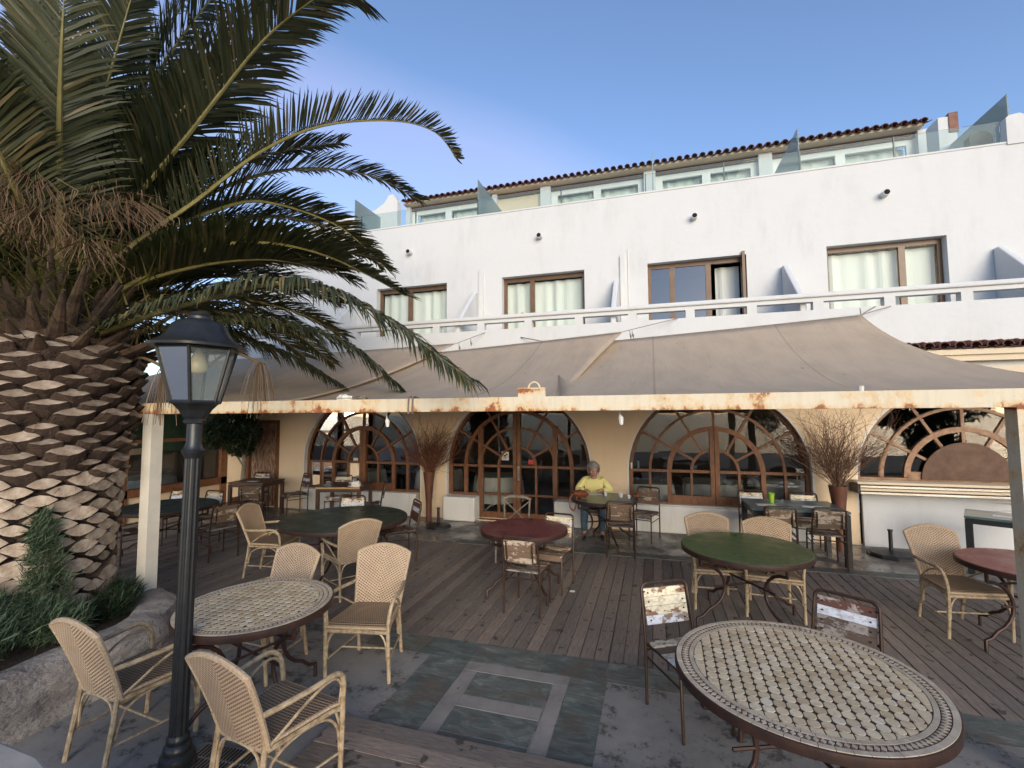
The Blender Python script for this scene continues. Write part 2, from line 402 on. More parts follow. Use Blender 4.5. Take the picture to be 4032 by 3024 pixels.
def leafmat(name, a, b_, c_=None, rough=.45):
    m, nt, b = newmat(name)
    g = N(nt, 'ShaderNodeNewGeometry')
    stops = [(0, a), (.8, b_), (1, c_ or b_)]
    c = ramp(nt, g.outputs['Random Per Island'], stops)
    L(nt, c, b.inputs['Base Color']); b.inputs['Roughness'].default_value = rough
    out = nt.nodes['Material Output']
    tl = N(nt, 'ShaderNodeBsdfTranslucent'); L(nt, mixc(nt, 1.0, c, (1.1, 1.3, .7), 'MULTIPLY'), tl.inputs[0])
    mx = N(nt, 'ShaderNodeMixShader'); mx.inputs[0].default_value = .14
    L(nt, b.outputs[0], mx.inputs[1]); L(nt, tl.outputs[0], mx.inputs[2]); L(nt, mx.outputs[0], out.inputs[0])
    return m
M['leaflet'] = leafmat('palm_leaflet', (.024, .031, .011), (.055, .060, .020), (.17, .125, .055), .6)
M['youngleaf'] = leafmat('yellowish_leaflet', (.10, .10, .03), (.16, .14, .05), (.22, .18, .07))
M['dryleaf'] = leafmat('dry_leaflet', (.14, .09, .05), (.22, .15, .09), (.28, .2, .13), .7)
M['rachis'] = mat('frond_stem', (.22, .185, .06), (.14, .125, .04), 8, .45)
M['needle'] = leafmat('shrub_needle', (.045, .075, .04), (.085, .125, .065), (.14, .18, .10), .6)
M['bushleaf'] = leafmat('bush_leaf', (.012, .026, .010), (.028, .05, .02), (.05, .08, .03), .5)
M['boot_low'] = mat('leaf_scar_tan', (.46, .38, .295), (.24, .17, .12), 9, .85, var=.3, bs=.8, bd=.01)
M['boot_up'] = mat('leaf_base_brown', (.36, .29, .225), (.15, .10, .068), 8, .85, var=.35, bs=.8, bd=.01)
M['stub'] = mat('stalk_stub_brown', (.10, .06, .036), (.035, .02, .014), 7, .85, var=.5, bs=.8, bd=.01)
M['fibre'] = mat('trunk_fibre', (.085, .052, .034), (.04, .023, .016), 14, .95, bs=1, bd=.03)
M['stalk'] = leafmat('dry_fruit_stalk', (.10, .055, .028), (.16, .095, .05), (.25, .17, .1), .8)

def sea_mat():
    m, nt, b = newmat('sea_water')
    v = coords(nt, (1, 2.2, 1), world=True)
    b.inputs['Base Color'].default_value = (.10, .13, .14, 1); b.inputs['Roughness'].default_value = .12
    h = mth(nt, 'ADD', noisen(nt, v, .45, 5, .6), mth(nt, 'MULTIPLY', noisen(nt, v, 2.2, 4), .3))
    bump(nt, b, h, 1.0, .8)
    return m
M['sea'] = sea_mat()
M['promenade'] = mat('promenade_paving', (.26, .24, .22), (.18, .17, .16), 1.5, .85, world=True)

# ------------------------------------------------------------------ mesh builder
class MB:
    def __init__(s): s.v = []; s.f = []; s.m = []
    def add(s, vs, fs, mi=0):
        o = len(s.v); s.v += [tuple(p) for p in vs]; s.f += [tuple(i + o for i in f) for f in fs]; s.m += [mi] * len(fs); return s
    def box(s, c, d, rz=0, mi=0, taper=1):
        hx, hy, hz = d[0] / 2, d[1] / 2, d[2] / 2; cs, sn = math.cos(rz), math.sin(rz)
        vs = []
        for z in (-hz, hz):
            t = taper if z > 0 else 1
            for x, y in ((-hx, -hy), (hx, -hy), (hx, hy), (-hx, hy)):
                x *= t; y *= t
                vs.append((c[0] + x * cs - y * sn, c[1] + x * sn + y * cs, c[2] + z))
        return s.add(vs, [(3, 2, 1, 0), (4, 5, 6, 7), (0, 1, 5, 4), (1, 2, 6, 5), (2, 3, 7, 6), (3, 0, 4, 7)], mi)
    def bb(s, x0, x1, y0, y1, z0, z1, mi=0):
        return s.box(((x0 + x1) / 2, (y0 + y1) / 2, (z0 + z1) / 2), (abs(x1 - x0), abs(y1 - y0), abs(z1 - z0)), 0, mi)
    def tube(s, pts, r, n=8, caps=True, mi=0, closed=False):
        pts = [Vector(p) for p in pts]; k = len(pts)
        rr = r if isinstance(r, (list, tuple)) else [r] * k
        rings = []; prev = None
        for i, p in enumerate(pts):
            if closed: t = (pts[(i + 1) % k] - pts[i - 1])
            else: t = pts[min(i + 1, k - 1)] - pts[max(i - 1, 0)]
            if t.length < 1e-9: t = Vector((0, 0, 1))
            t.normalize()
            if prev is None:
                a = Vector((0, 0, 1)) if abs(t.z) < .9 else Vector((1, 0, 0))
                u = t.cross(a).normalized()
            else:
                u = (prev - t * prev.dot(t)); 
                u = u.normalized() if u.length > 1e-6 else t.orthogonal().normalized()
            prev = u; w_ = t.cross(u)
            rings.append([p + (u * math.cos(2 * PI * j / n) + w_ * math.sin(2 * PI * j / n)) * rr[i] for j in range(n)])
        vs = [q for ring in rings for q in ring]; fs = []
        for i in range(k - 1 + (1 if closed else 0)):
            a, b = i * n, ((i + 1) % k) * n
            for j in range(n): fs.append((a + j, a + (j + 1) % n, b + (j + 1) % n, b + j))
        if caps and not closed:
            fs.append(tuple(range(n - 1, -1, -1))); fs.append(tuple((k - 1) * n + j for j in range(n)))
        return s.add(vs, fs, mi)
    def lathe(s, prof, n=24, c=(0, 0, 0), mi=0, mod=None):
        vs = []; fs = []
        for (r, z) in prof:
            for j in range(n):
                a = 2 * PI * j / n; q = r * (mod(j) if mod else 1)
                vs.append((c[0] + q * math.cos(a), c[1] + q * math.sin(a), c[2] + z))
        for i in range(len(prof) - 1):
            for j in range(n): fs.append((i * n + j, i * n + (j + 1) % n, (i + 1) * n + (j + 1) % n, (i + 1) * n + j))
        fs.append(tuple(range(n - 1, -1, -1))); fs.append(tuple((len(prof) - 1) * n + j for j in range(n)))
        return s.add(vs, fs, mi)
    def prism(s, poly, a0, a1, axis='y', mi=0):
        def P(p, a):
            return (p[0], a, p[1]) if axis == 'y' else ((p[0], p[1], a) if axis == 'z' else (a, p[0], p[1]))
        n = len(poly); vs = [P(p, a0) for p in poly] + [P(p, a1) for p in poly]
        fs = [tuple(range(n)), tuple(range(2 * n - 1, n - 1, -1))] + [(j, n + j, n + (j + 1) % n, (j + 1) % n) for j in range(n)]
        return s.add(vs, fs, mi)
    def mesh(s, name, mats, smooth=False):
        me = bpy.data.meshes.new(name); me.from_pydata(s.v, [], s.f)
        for q in (mats if isinstance(mats, (list, tuple)) else [mats]): me.materials.append(q)
        me.polygons.foreach_set('material_index', s.m)
        me.update()
        bm = bmesh.new(); bm.from_mesh(me); bmesh.ops.recalc_face_normals(bm, faces=bm.faces); bm.to_mesh(me); bm.free()
        if smooth:
            me.polygons.foreach_set('use_smooth', [True] * len(me.polygons))
            try: me.set_sharp_from_angle(angle=R(40))
            except Exception: pass
        return me
    def build(s, name, mats, parent=None, smooth=False, **kw):
        return obj(name, s.mesh(name, mats, smooth), parent, **kw)
def obj(name, me, parent=None, loc=None, rot=None, **props):
    o = bpy.data.objects.new(name, me); col.objects.link(o)
    if parent: o.parent = parent
    if loc is not None: o.location = loc
    if rot is not None: o.rotation_euler = rot
    for k, v in props.items(): o[k] = v
    return o
def thing(name, label, cat, loc=(0, 0, 0), rz=0, group=None):
    o = obj(name, None, None, loc, (0, 0, rz), label=label, category=cat)
    o.empty_display_size = .1
    if group: o['group'] = group
    return o
def tag(o, label, cat, group=None):
    o['label'] = label; o['category'] = cat
    if group: o['group'] = group
    return o
def struct(o): o['kind'] = 'structure'; return o
kids = {}
def copy_tree(root, loc, rz, label, group=None):
    r = root.copy(); col.objects.link(r); r.location = loc; r.rotation_euler = (0, 0, rz); r['label'] = label
    if group: r['group'] = group
    for ch in list(root.children):
        c = ch.copy(); col.objects.link(c); c.parent = r
        for g in list(ch.children):
            d = g.copy(); col.objects.link(d); d.parent = c
    return r
def arcpts(c, r, a0, a1, n, plane='xy'):
    out = []
    for i in range(n + 1):
        a = a0 + (a1 - a0) * i / n
        u, v = c[0] + r * math.cos(a), c[1] + r * math.sin(a); out.append((u, v))
    return out
def bez(p0, p1, p2, p3, n=8):
    p0, p1, p2, p3 = map(Vector, (p0, p1, p2, p3)); out = []
    for i in range(n + 1):
        t = i / n; u = 1 - t
        out.append(p0 * u**3 + p1 * 3 * u * u * t + p2 * 3 * u * t * t + p3 * t**3)
    return out
def catmull(P, n=8):
    P = [Vector(p) for p in P]; out = []
    for i in range(len(P) - 1):
        a = P[max(i - 1, 0)]; b = P[i]; c = P[i + 1]; d = P[min(i + 2, len(P) - 1)]
        for k in range(n):
            t = k / n
            out.append(.5 * ((2 * b) + (c - a) * t + (2 * a - 5 * b + 4 * c - d) * t * t + (-a + 3 * b - 3 * c + d) * t**3))
    out.append(P[-1]); return out

# ================================================================== SETTING: ground
g = struct(MB().bb(-60, 60, -9, 60, -.30, -.022).build('ground', M['promenade']))
base = struct(MB().bb(-12, 9, 1.2, 4.16, -.2, 0.0).build('concrete_paving', M['concrete']))
terr = struct(MB().bb(-12, 9, 7.22, 9.02, -.2, 0.0).build('terrace_floor', M['wetfloor']))
sea = struct(MB().add([(-900, -3000, -1.6), (900, -3000, -1.6), (900, -8.9, -1.6), (-900, -8.9, -1.6)], [(0, 1, 2, 3)]).build('sea', M['sea']))
struct(MB().bb(-60, 60, -9.3, -9, -2, -.02).build('sea_wall', M['promenade']))
deck = struct(MB().bb(-12, 9, 4.165, 7.215, -.2, -.035).build('timber_deck', M['fibre']))
x = -9.6; i = 0
pm = [MB().bb(-.0575, .0575, -1.52, 1.52, -.028, 0).mesh('deck_plank', M['deck']) for _ in range(1)][0]
bm = bmesh.new(); bm.from_mesh(pm); bmesh.ops.bevel(bm, geom=[e for e in bm.edges], offset=.004, segments=1, affect='EDGES'); bm.to_mesh(pm); bm.free()
while x < 7.5:
    o = obj('deck_plank', pm, deck, (x + random.uniform(-.002, .002), 5.69, -.003 + random.uniform(-.003, .003)), (0, random.uniform(-.006, .006), random.uniform(-.0008, .0008)))
    x += .1215
front = struct(MB().bb(-2.12, 9, -1.5, 2.88, -.2, -.035 + .05).build('front_platform', M['fibre']))
fm = MB().bb(-5.5, 5.5, -.067, .067, -.02, .0).mesh('platform_plank', M['deck'])
# rotate grain so it follows the board
y = 2.81; r_ = 0
fp = MB().bb(-.067, .067, -5.5, 5.5, -.02, 0).mesh('platform_plank', M['deck'])
while y > .6:
    obj('platform_plank', fp, front, (3.38 + random.uniform(-.01, .01), y, .036 + random.uniform(-.002, .002)), (0, 0, PI / 2)); y -= .14
slabm = {}
def slab(x0, x1, y0, y1, name='slate_slab', mt='slate', z=.004):
    g_ = .004
    mb = MB().bb(x0 + g_, x1 - g_, y0 + g_, y1 - g_, -.02, z)
    return mb.build(name, M[mt], base)
for (a, b_) in ((-2.6, -2.05), (-2.05, -1.56), (-1.56, -.95), (-.95, -.42), (-.42, .05), (.05, .62), (.62, 1.25), (1.25, 1.9), (1.9, 2.6)):
    slab(a, b_, 3.84, 4.155)
for (a, b_) in ((2.90, 3.20), (3.20, 3.52), (3.52, 3.84)):
    slab(-1.93, -1.56, a, b_); slab(-.69, -.40, a, b_)
slab(-1.43, -.81, 3.385, 3.695); slab(-1.43, -.81, 2.97, 3.235)
slab(-1.56, -.69, 3.70, 3.84, 'stone_band', 'band', .005); slab(-1.43, -.81, 3.24, 3.38, 'stone_band', 'band', .005)
slab(-1.56, -1.435, 2.90, 3.695, 'stone_band', 'band', .005); slab(-.805, -.69, 2.90, 3.695, 'stone_band', 'band', .005)
slab(-1.43, -.81, 2.90, 2.965, 'slate_slab')
base2 = terr
for k in range(14):
    MB().bb(-3.2 + k * .62, -2.59 + k * .62, 7.226, 7.42, -.02, .004).build('edge_slab', M['slate'], terr)

# ================================================================== FACADE
YW = 8.85
bld = thing('hotel_building', 'white three-storey hotel with arched wooden windows at ground level', 'building', (0, 9, 0))
def bpart(mb, name, mt, smooth=False, parent=None):
    o = mb.build(name, M[mt] if isinstance(mt, str) else mt, None, smooth)
    p = parent or bld
    o.parent = p
    off = Vector((0, 0, 0)); q = p
    while q: off += q.location; q = q.parent
    o.location = -off
    return o
def wall_with_holes(outer, holes, y0, y1, mi=0):
    """front face at y0 with openings, reveals back to y1"""
    polys = [[Vector((p[0], p[1], 0)) for p in outer]] + [[Vector((p[0], p[1], 0)) for p in h] for h in holes]
    tris = geometry.tessellate_polygon(polys)
    flat = [p for pl in polys for p in pl]
    mb = MB(); mb.add([(p.x, y0, p.y) for p in flat], [tuple(t) for t in tris])
    mb.add([(p.x, y1, p.y) for p in flat], [tuple(t) for t in tris])
    mb.add([v for p in outer for v in ((p[0], y0, p[1]), (p[0], y1, p[1]))], [(2 * i, 2 * i + 1, (2 * i + 3) % (2 * len(outer)), (2 * i + 2) % (2 * len(outer))) for i in range(len(outer))])
    return mb
def reveal(hole, y0, y1, closed=True):
    n = len(hole); mb = MB()
    rng = range(n if closed else n - 1)
    mb.add([v for p in hole for v in ((p[0], y0, p[1]), (p[0], y1, p[1]))], [(2 * i, 2 * i + 1, (2 * i + 3) % (2 * n), (2 * i + 2) % (2 * n)) for i in rng])
    return mb
def archhole(cx, r, zs, zb):
    return [(cx - r, zb), (cx - r, zs)] + [(cx - r * math.cos(a), zs + r * math.sin(a)) for a in [PI * k / 28 for k in range(1, 28)]] + [(cx + r, zs), (cx + r, zb)]
WC = [-6.17, -2.63, 1.0, 4.57]
ZS = 1.07
holes = [archhole(c, 1.47, ZS, .02 if i != 3 else .02) for i, c in enumerate(WC)]
holes.append([(-9.25, .02), (-9.25, 2.0), (-8.38, 2.0), (-8.38, .02)])
gw = wall_with_holes([(-9.9, 0), (8.5, 0), (8.5, 2.66), (-9.9, 2.66)], holes, YW, YW + .22)
bpart(gw, 'ground_floor_wall', 'ochre')
for h in holes[:4]:
    bpart(reveal([(p[0] * 1, p[1]) for p in h], YW - .004, YW + .215, False), 'window_jamb', 'jamb')
# arch trim: narrow pale plaster line round each opening
for c in WC:
    ring = MB(); a = archhole(c, 1.465, ZS, .5); b = archhole(c, 1.50, ZS, .5)
    n = len(a)
    ring.add([(p[0], YW - .003, p[1]) for p in a] + [(p[0], YW - .003, p[1]) for p in b], [(i, i + 1, n + i + 1, n + i) for i in range(n - 1)])
    bpart(ring, 'arch_trim', 'jamb')
# upper floor wall with door openings
UW = [(-5.80, -4.11), (-2.89, -1.22), (-.05, 1.61), (2.83, 4.47), (5.75, 7.4)]
uh = [[(a, 2.82), (a, 4.88), (b, 4.88), (b, 2.82)] for a, b in UW]
up = wall_with_holes([(-9.6, 2.66), (8.5, 2.66), (8.5, 6.22), (-9.6, 6.22)], uh, YW, YW + .2)
bpart(up, 'upper_wall', 'white')
for h in uh: bpart(reveal(h, YW - .002, YW + .2), 'door_jamb', 'white')
bpart(MB().bb(-9.6, 5.29, YW - .012, YW + .25, 6.221, 6.25), 'parapet_coping', 'white')
# right stub of parapet
sp = MB(); prof = [(5.30, 6.20), (5.30, 6.62), (5.34, 6.66), (5.47, 6.675), (5.56, 6.62), (5.8, 6.3), (7.5, 6.25), (7.5, 6.20)]
sp.prism(prof, YW - .02, YW + .24); bpart(sp, 'parapet_end', 'white')
# low walls under windows
lo = [(-7.62, -4.78, .47, 8.80), (-4.1, -3.42, .47, 8.66), (-1.84, -1.16, .47, 8.70), (-.47, 2.47, .47, 8.78)]
for (a, b_, z, yf) in lo:
    mb = MB(); mb.bb(a, b_, yf, 9.05, 0, z)
    o = bpart(mb, 'window_base_wall', 'lowwhite')
    bv = o.modifiers.new('b', 'BEVEL'); bv.width = .025; bv.segments = 2
bpart(MB().bb(-.44, 2.44, 8.83, 8.99, .472, .485), 'window_sill', 'jamb')
# bar wall on the right
o = bpart(MB().bb(3.13, 8.4, 8.79, 8.86, 0, .86), 'bar_wall', 'white')

# interior shell
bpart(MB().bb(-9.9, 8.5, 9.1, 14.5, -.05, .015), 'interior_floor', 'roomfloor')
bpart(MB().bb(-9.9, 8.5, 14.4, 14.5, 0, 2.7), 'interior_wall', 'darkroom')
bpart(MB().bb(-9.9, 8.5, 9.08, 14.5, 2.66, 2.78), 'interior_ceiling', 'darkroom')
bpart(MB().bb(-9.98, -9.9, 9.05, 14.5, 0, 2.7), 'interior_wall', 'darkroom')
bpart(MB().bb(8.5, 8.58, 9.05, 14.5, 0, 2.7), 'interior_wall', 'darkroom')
# upper rooms
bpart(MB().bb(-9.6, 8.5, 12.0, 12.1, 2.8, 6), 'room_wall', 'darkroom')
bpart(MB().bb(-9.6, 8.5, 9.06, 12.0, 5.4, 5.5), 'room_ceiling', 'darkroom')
bpart(MB().bb(-9.6, -9.4, 9.05, 14, 2.7, 6.2), 'side_wall', 'white')
bpart(MB().bb(8.3, 8.5, 9.05, 14, 2.7, 6.2), 'side_wall', 'white')

# ---------------- arched windows
def arc_band(mb, cx, cz, r0, r1, a0, a1, y0, y1, n=24):
    for k in range(n):
        b0 = a0 + (a1 - a0) * k / n; b1 = a0 + (a1 - a0) * (k + 1) / n
        poly = [(cx + r0 * math.cos(b0), cz + r0 * math.sin(b0)), (cx + r1 * math.cos(b0), cz + r1 * math.sin(b0)), (cx + r1 * math.cos(b1), cz + r1 * math.sin(b1)), (cx + r0 * math.cos(b1), cz + r0 * math.sin(b1))]
        vs = [(p[0], y0, p[1]) for p in poly] + [(p[0], y1, p[1]) for p in poly]
        mb.add(vs, [(0, 3, 2, 1), (4, 5, 6, 7), (0, 1, 5, 4), (2, 3, 7, 6)])
    return mb
def barxz(mb, p, q, w, y0, y1):
    d = Vector((q[0] - p[0], q[1] - p[1])); d.normalize(); nrm = Vector((-d.y, d.x)) * w / 2
    poly = [(p[0] + nrm.x, p[1] + nrm.y), (p[0] - nrm.x, p[1] - nrm.y), (q[0] - nrm.x, q[1] - nrm.y), (q[0] + nrm.x, q[1] + nrm.y)]
    return mb.prism(poly, y0, y1)
RR = [.39, .77, 1.10, 1.45]
def arched_window(idx, cx, fm, sill, door=False, bar=False):
    t = thing('arched_window', '', 'window', (cx, 9.0, 0)); 
    def part(mb, name, mt, par=None, smooth=False):
        o = mb.build(name, M[mt], t if par is None else par, smooth)
        o.location = (-cx, -9.0, 0) if par is None else (0, 0, 0); return o
    zb = sill
    # outer frame
    mb = MB(); arc_band(mb, cx, ZS, 1.40, 1.462, 0, PI, 8.95, 9.05, 36)
    for s in (-1, 1): mb.bb(cx + s * 1.40, cx + s * 1.462, 8.95, 9.05, zb, ZS)
    part(mb, 'window_frame', fm)
    # rings
    for k, r in enumerate(RR[:3]):
        wd = .028 if k != 1 else .052
        if door and k == 2: wd = .045
        if door and k == 1: wd = .028
        mb = MB(); dy = .003 * k
        arc_band(mb, cx, ZS, r - wd, r + wd * .6, 0, PI, 8.962 - dy, 9.03 + dy, 30)
        if bar and k == 0: continue
        part(mb, 'ring_bar', fm)
        for s in (-1, 1):
            z0 = zb
            if door: z0 = .09 if k < 2 else zb
            if bar: continue
            mb = MB(); w2 = wd * .8
            mb.bb(cx + s * (r - w2), cx + s * (r + w2 * .8), 8.958 - dy, 9.032 + dy, z0, ZS - .0); part(mb, 'upright_bar', fm)
    # spokes
    for k in range(1, 6):
        a = PI * k / 6
        if k == 3:
            mb = MB(); mb.bb(cx - .022, cx + .022, 8.966, 9.028, ZS + .4, ZS + 1.43); part(mb, 'spoke_bar', fm); continue
        mb = MB(); barxz(mb, (cx + .38 * math.cos(a), ZS + .38 * math.sin(a)), (cx + 1.42 * math.cos(a), ZS + 1.42 * math.sin(a)), .042, 8.966, 9.028); part(mb, 'spoke_bar', fm)
    # transom
    if not bar:
        mb = MB(); mb.bb(cx - 1.41, cx + 1.41, 8.968, 9.026, ZS - .026, ZS + .022); part(mb, 'transom_bar', fm)
        mb = MB(); mb.bb(cx - 1.42, cx + 1.42, 8.964, 9.036, zb - .02, zb + .03) if not door else mb.bb(cx - 1.42, cx - .79, 8.964, 9.036, zb - .02, zb + .03).bb(cx + .79, cx + 1.42, 8.964, 9.036, zb - .02, zb + .03)
        part(mb, 'bottom_rail', fm)
        # centre leaves: two stiles
        top = ZS + (.76 if not door else 1.08); z0 = .05 if door else zb
        for s in (-1, 1):
            mb = MB(); mb.bb(cx + s * .004, cx + s * .075, 8.94, 9.045, z0, top); part(mb, 'leaf_stile', fm)
            w_ = .77; hw = .045
            if door:
                mb = MB(); mb.bb(cx + s * (w_ - hw), cx + s * (w_ + hw), 8.942, 9.046, .05, ZS + .80); part(mb, 'leaf_stile', fm)
                mb = MB(); mb.bb(cx + s * .07, cx + s * .75, 8.95, 9.04, .05, .16); part(mb, 'leaf_rail', fm)
                mb = MB(); mb.bb(cx + s * .07, cx + s * .75, 8.957, 9.033, .49, .53); part(mb, 'leaf_rail', fm)
            else:
                mb = MB(); mb.bb(cx + s * .07, cx + s * .74, 8.943, 9.04, zb + .001, zb + .15); part(mb, 'leaf_rail', fm)
        if door:
            mb = MB(); mb.tube([(cx + .04, 8.925, 1.02), (cx + .04, 8.90, 1.0), (cx + .04, 8.90, .88), (cx + .04, 8.925, .86)], .009, 6); mb.bb(cx + .02, cx + .06, 8.928, 8.94, .8, 1.08)
            part(mb, 'door_handle', 'steel')
    # glass panes
    yg0, yg1 = 8.992, 8.998
    radii = [0] + RR
    for k in range(4):
        segs = 2 if k == 0 else 6
        if bar and k == 0: continue
        for s_ in range(segs):
            a0 = PI * s_ / segs; a1 = PI * (s_ + 1) / segs; nn = 12 // segs + 2
            r0 = radii[k] + .02 if k else 0; r1 = radii[k + 1] - .02
            po = [(cx + r1 * math.cos(a0 + (a1 - a0) * q / nn), ZS + r1 * math.sin(a0 + (a1 - a0) * q / nn)) for q in range(nn + 1)]
            if k: po += [(cx + r0 * math.cos(a1 + (a0 - a1) * q / nn), ZS + r0 * math.sin(a1 + (a0 - a1) * q / nn)) for q in range(nn + 1)]
            else: po += [(cx, ZS)]
            mb = MB(); mb.add([(p[0], yg0, p[1]) for p in po], [tuple(range(len(po)))]); part(mb, 'pane', 'pane')
    if not bar:
        xs = [.07] + RR
        for s in (-1, 1):
            for k in range(4):
                x0, x1 = cx + s * xs[k], cx + s * xs[k + 1]
                zz = [(zb, ZS)] if not (door and k < 2) else [(.12, .51), (.51, ZS)]
                for (za, zt) in zz:
                    mb = MB(); mb.add([(x0, yg0, za), (x1, yg0, za), (x1, yg0, zt), (x0, yg0, zt)], [(0, 1, 2, 3)]); part(mb, 'pane', 'pane')
    else:
        mb = MB(); arc_band(mb, cx, ZS - .02, 0.001, .58, 0, PI, 8.93, 8.95, 24); part(mb, 'half_round_board', 'ply')
        mb = MB(); mb.bb(cx - .75, cx - .5, 8.955, 9.02, ZS - .04, ZS + .09); mb.bb(cx - 1.45, cx + 1.45, 8.96, 9.04, ZS - .06, ZS - .01); part(mb, 'bottom_rail', fm)
    return t
W = [arched_window(0, WC[0], 'frame', .49), arched_window(1, WC[1], 'frame', .49, door=True), arched_window(2, WC[2], 'frame', .49), arched_window(3, WC[3], 'frame_pale', 1.05, bar=True)]
W[0]['label'] = 'arched wooden window left of the entrance, behind the small dark wooden table'
W[1]['label'] = 'arched glazed entrance with tall double doors reaching the floor'; W[1]['category'] = 'door'
W[2]['label'] = 'arched wooden window right of the seated woman in yellow'
W[3]['label'] = 'pale weathered arched window above the steel bar counter'
for i in (0, 1, 2, 3): W[i]['group'] = 'arched ground floor windows'

# bar counter
t = thing('bar_counter', 'long steel-edged serving counter above the white wall at right', 'counter', (3.0, 8.6, .86))
for (y0, y1, z0, z1, m_) in ((8.52, 8.80, 1.0, 1.035, 'fascia'), (8.47, 8.8, .955, .985, 'steel'), (8.50, 8.8, .905, .94, 'fascia'), (8.47, 8.8, .86, .89, 'steel')):
    o = MB().bb(2.98, 8.3, y0, y1, z0, z1).build('counter_rail', M[m_], t); o.location = (-3, -8.6, -.86)
o = MB().bb(3.0, 8.3, 8.56, 8.79, .845, 1.0).build('counter_core', M['ply'], t); o.location = (-3, -8.6, -.86)
o = MB().bb(2.965, 3.0, 8.47, 8.8, .86, .99).build('end_cap', M['black'], t); o.location = (-3, -8.6, -.86)

# left service door
t = thing('service_door', 'peeling wooden door with brown frame left of the ochre wall', 'door', (-8.8, 8.9, 0))
def lp(mb, name, mt, t): 
    o = mb.build(name, M[mt], t); o.location = -t.location; return o
for s in (-1, 1): lp(MB().bb(-8.815 + s * .435 - .04, -8.815 + s * .435 + .04, 8.83, 8.95, 0, 2.0), 'door_post', 'frame', t)
lp(MB().bb(-9.21, -8.42, 8.83, 8.95, 1.93, 2.0), 'door_head', 'frame', t)
for k in range(6): lp(MB().bb(-9.20 + k * .13, -9.075 + k * .13, 8.90 + .004 * (k % 2), 8.94, .02, 1.93), 'door_board', 'shutter_wood', t)

# ---------------- wing on the left
wing = thing('dining_wing', 'glazed dining wing with brown posts behind the palm trunk', 'building', (-9.95, 7, 0))
lp(MB().bb(-10.1, -9.9, 3.0, 8.84, 0, .50), 'base_wall', 'ochre', wing)
lp(MB().bb(-10.0, -9.86, 3.0, 8.84, .50, .66), 'sill_rail', 'frame', wing)
lp(MB().bb(-10.0, -9.9, 3.0, 8.84, 1.56, 1.63), 'middle_rail', 'frame', wing)
lp(MB().bb(-10.0, -9.88, 3.0, 8.84, 2.35, 2.6), 'head_rail', 'frame', wing)
lp(MB().bb(-14, -9.7, 3.0, 8.84, 2.6, 2.75), 'flat_roof', 'fascia', wing)
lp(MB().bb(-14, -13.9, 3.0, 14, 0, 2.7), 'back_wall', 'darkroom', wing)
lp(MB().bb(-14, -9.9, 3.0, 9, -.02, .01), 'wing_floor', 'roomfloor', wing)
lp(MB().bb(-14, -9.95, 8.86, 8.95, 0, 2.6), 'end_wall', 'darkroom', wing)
for yy in (3.0, 4.8, 6.55, 8.75): lp(MB().bb(-10.02, -9.86, yy - .07, yy + .07, 0, 2.6), 'wooden_post', 'frame', wing)
for yy in (3.0, 4.8, 6.55):
    y1 = {3.0: 4.8, 4.8: 6.55, 6.55: 8.75}[yy]
    for (za, zb_) in ((.66, 1.56), (1.63, 2.35)):
        mb = MB(); mb.add([(-9.95, yy + .07, za), (-9.95, y1 - .07, za), (-9.95, y1 - .07, zb_), (-9.95, yy + .07, zb_)], [(0, 1, 2, 3)]); lp(mb, 'pane', 'pane', wing)
M['greenreflect'] = mat('green_reflection_colour', (.05, .10, .06), (.035, .07, .045), 3, .7)  # green colour imitating reflections in the wing's panes, put on panels behind them
lp(MB().bb(-13.8, -9.99, 8.78, 8.855, 1.25, 2.55), 'green_reflection_panel', 'greenreflect', wing)
lp(MB().bb(-12.6, -12.5, 3.1, 8.7, 1.3, 2.5), 'green_reflection_panel', 'greenreflect', wing)
lp(MB().bb(-12.49, -12.4, 3.1, 8.7, 1.15, 1.3), 'cream_band', 'fascia', wing)  # cream-coloured strip inside the wing, below the green

# ---------------- balcony
YB = 7.80
bpart(MB().bb(-9.6, 8.5, YB + .005, YW, 2.66, 2.8), 'balcony_floor', 'white')
bpart(MB().bb(-9.6, 8.5, YB, YB + .12, 2.62, 3.615), 'balcony_parapet', 'white')
bpart(MB().bb(-9.6, 8.5, YB + .003, YB + .117, 3.74, 3.80), 'balcony_upper_band', 'white')
o = bpart(MB().bb(-9.6, 8.5, YB - .035, YB + .15, 3.80, 3.87), 'balcony_handrail', 'white')
bv = o.modifiers.new('b', 'BEVEL'); bv.width = .02; bv.segments = 2
px = MB().bb(-.0675, .0675, YB + .001, YB + .119, 3.615, 3.74).mesh('balcony_baluster', M['white'])
xx = -3.84 - .885 * 6
while xx < 8.4:
    o = obj('balcony_baluster', px, bld, (xx, -9, 0)); xx += .885
# sloping partitions
for (xw) in (-6.35, -3.46, -.62, 2.19, 5.08):
    mb = MB(); mb.prism([(YB + .1, 2.8), (YW - .001, 2.8), (YW - .001, 4.60), (YW - .10, 4.60), (YB + .14, 3.86), (YB + .1, 3.80)], xw - .045, xw + .045, 'x')
    o = bpart(mb, 'balcony_partition', 'white'); bv = o.modifiers.new('b', 'BEVEL'); bv.width = .02; bv.segments = 2
for xw in (-3.33, -.50): bpart(MB().bb(xw - .045, xw + .045, YW - .04, YW + .0, 2.8, 5.08), 'drain_casing', 'white')
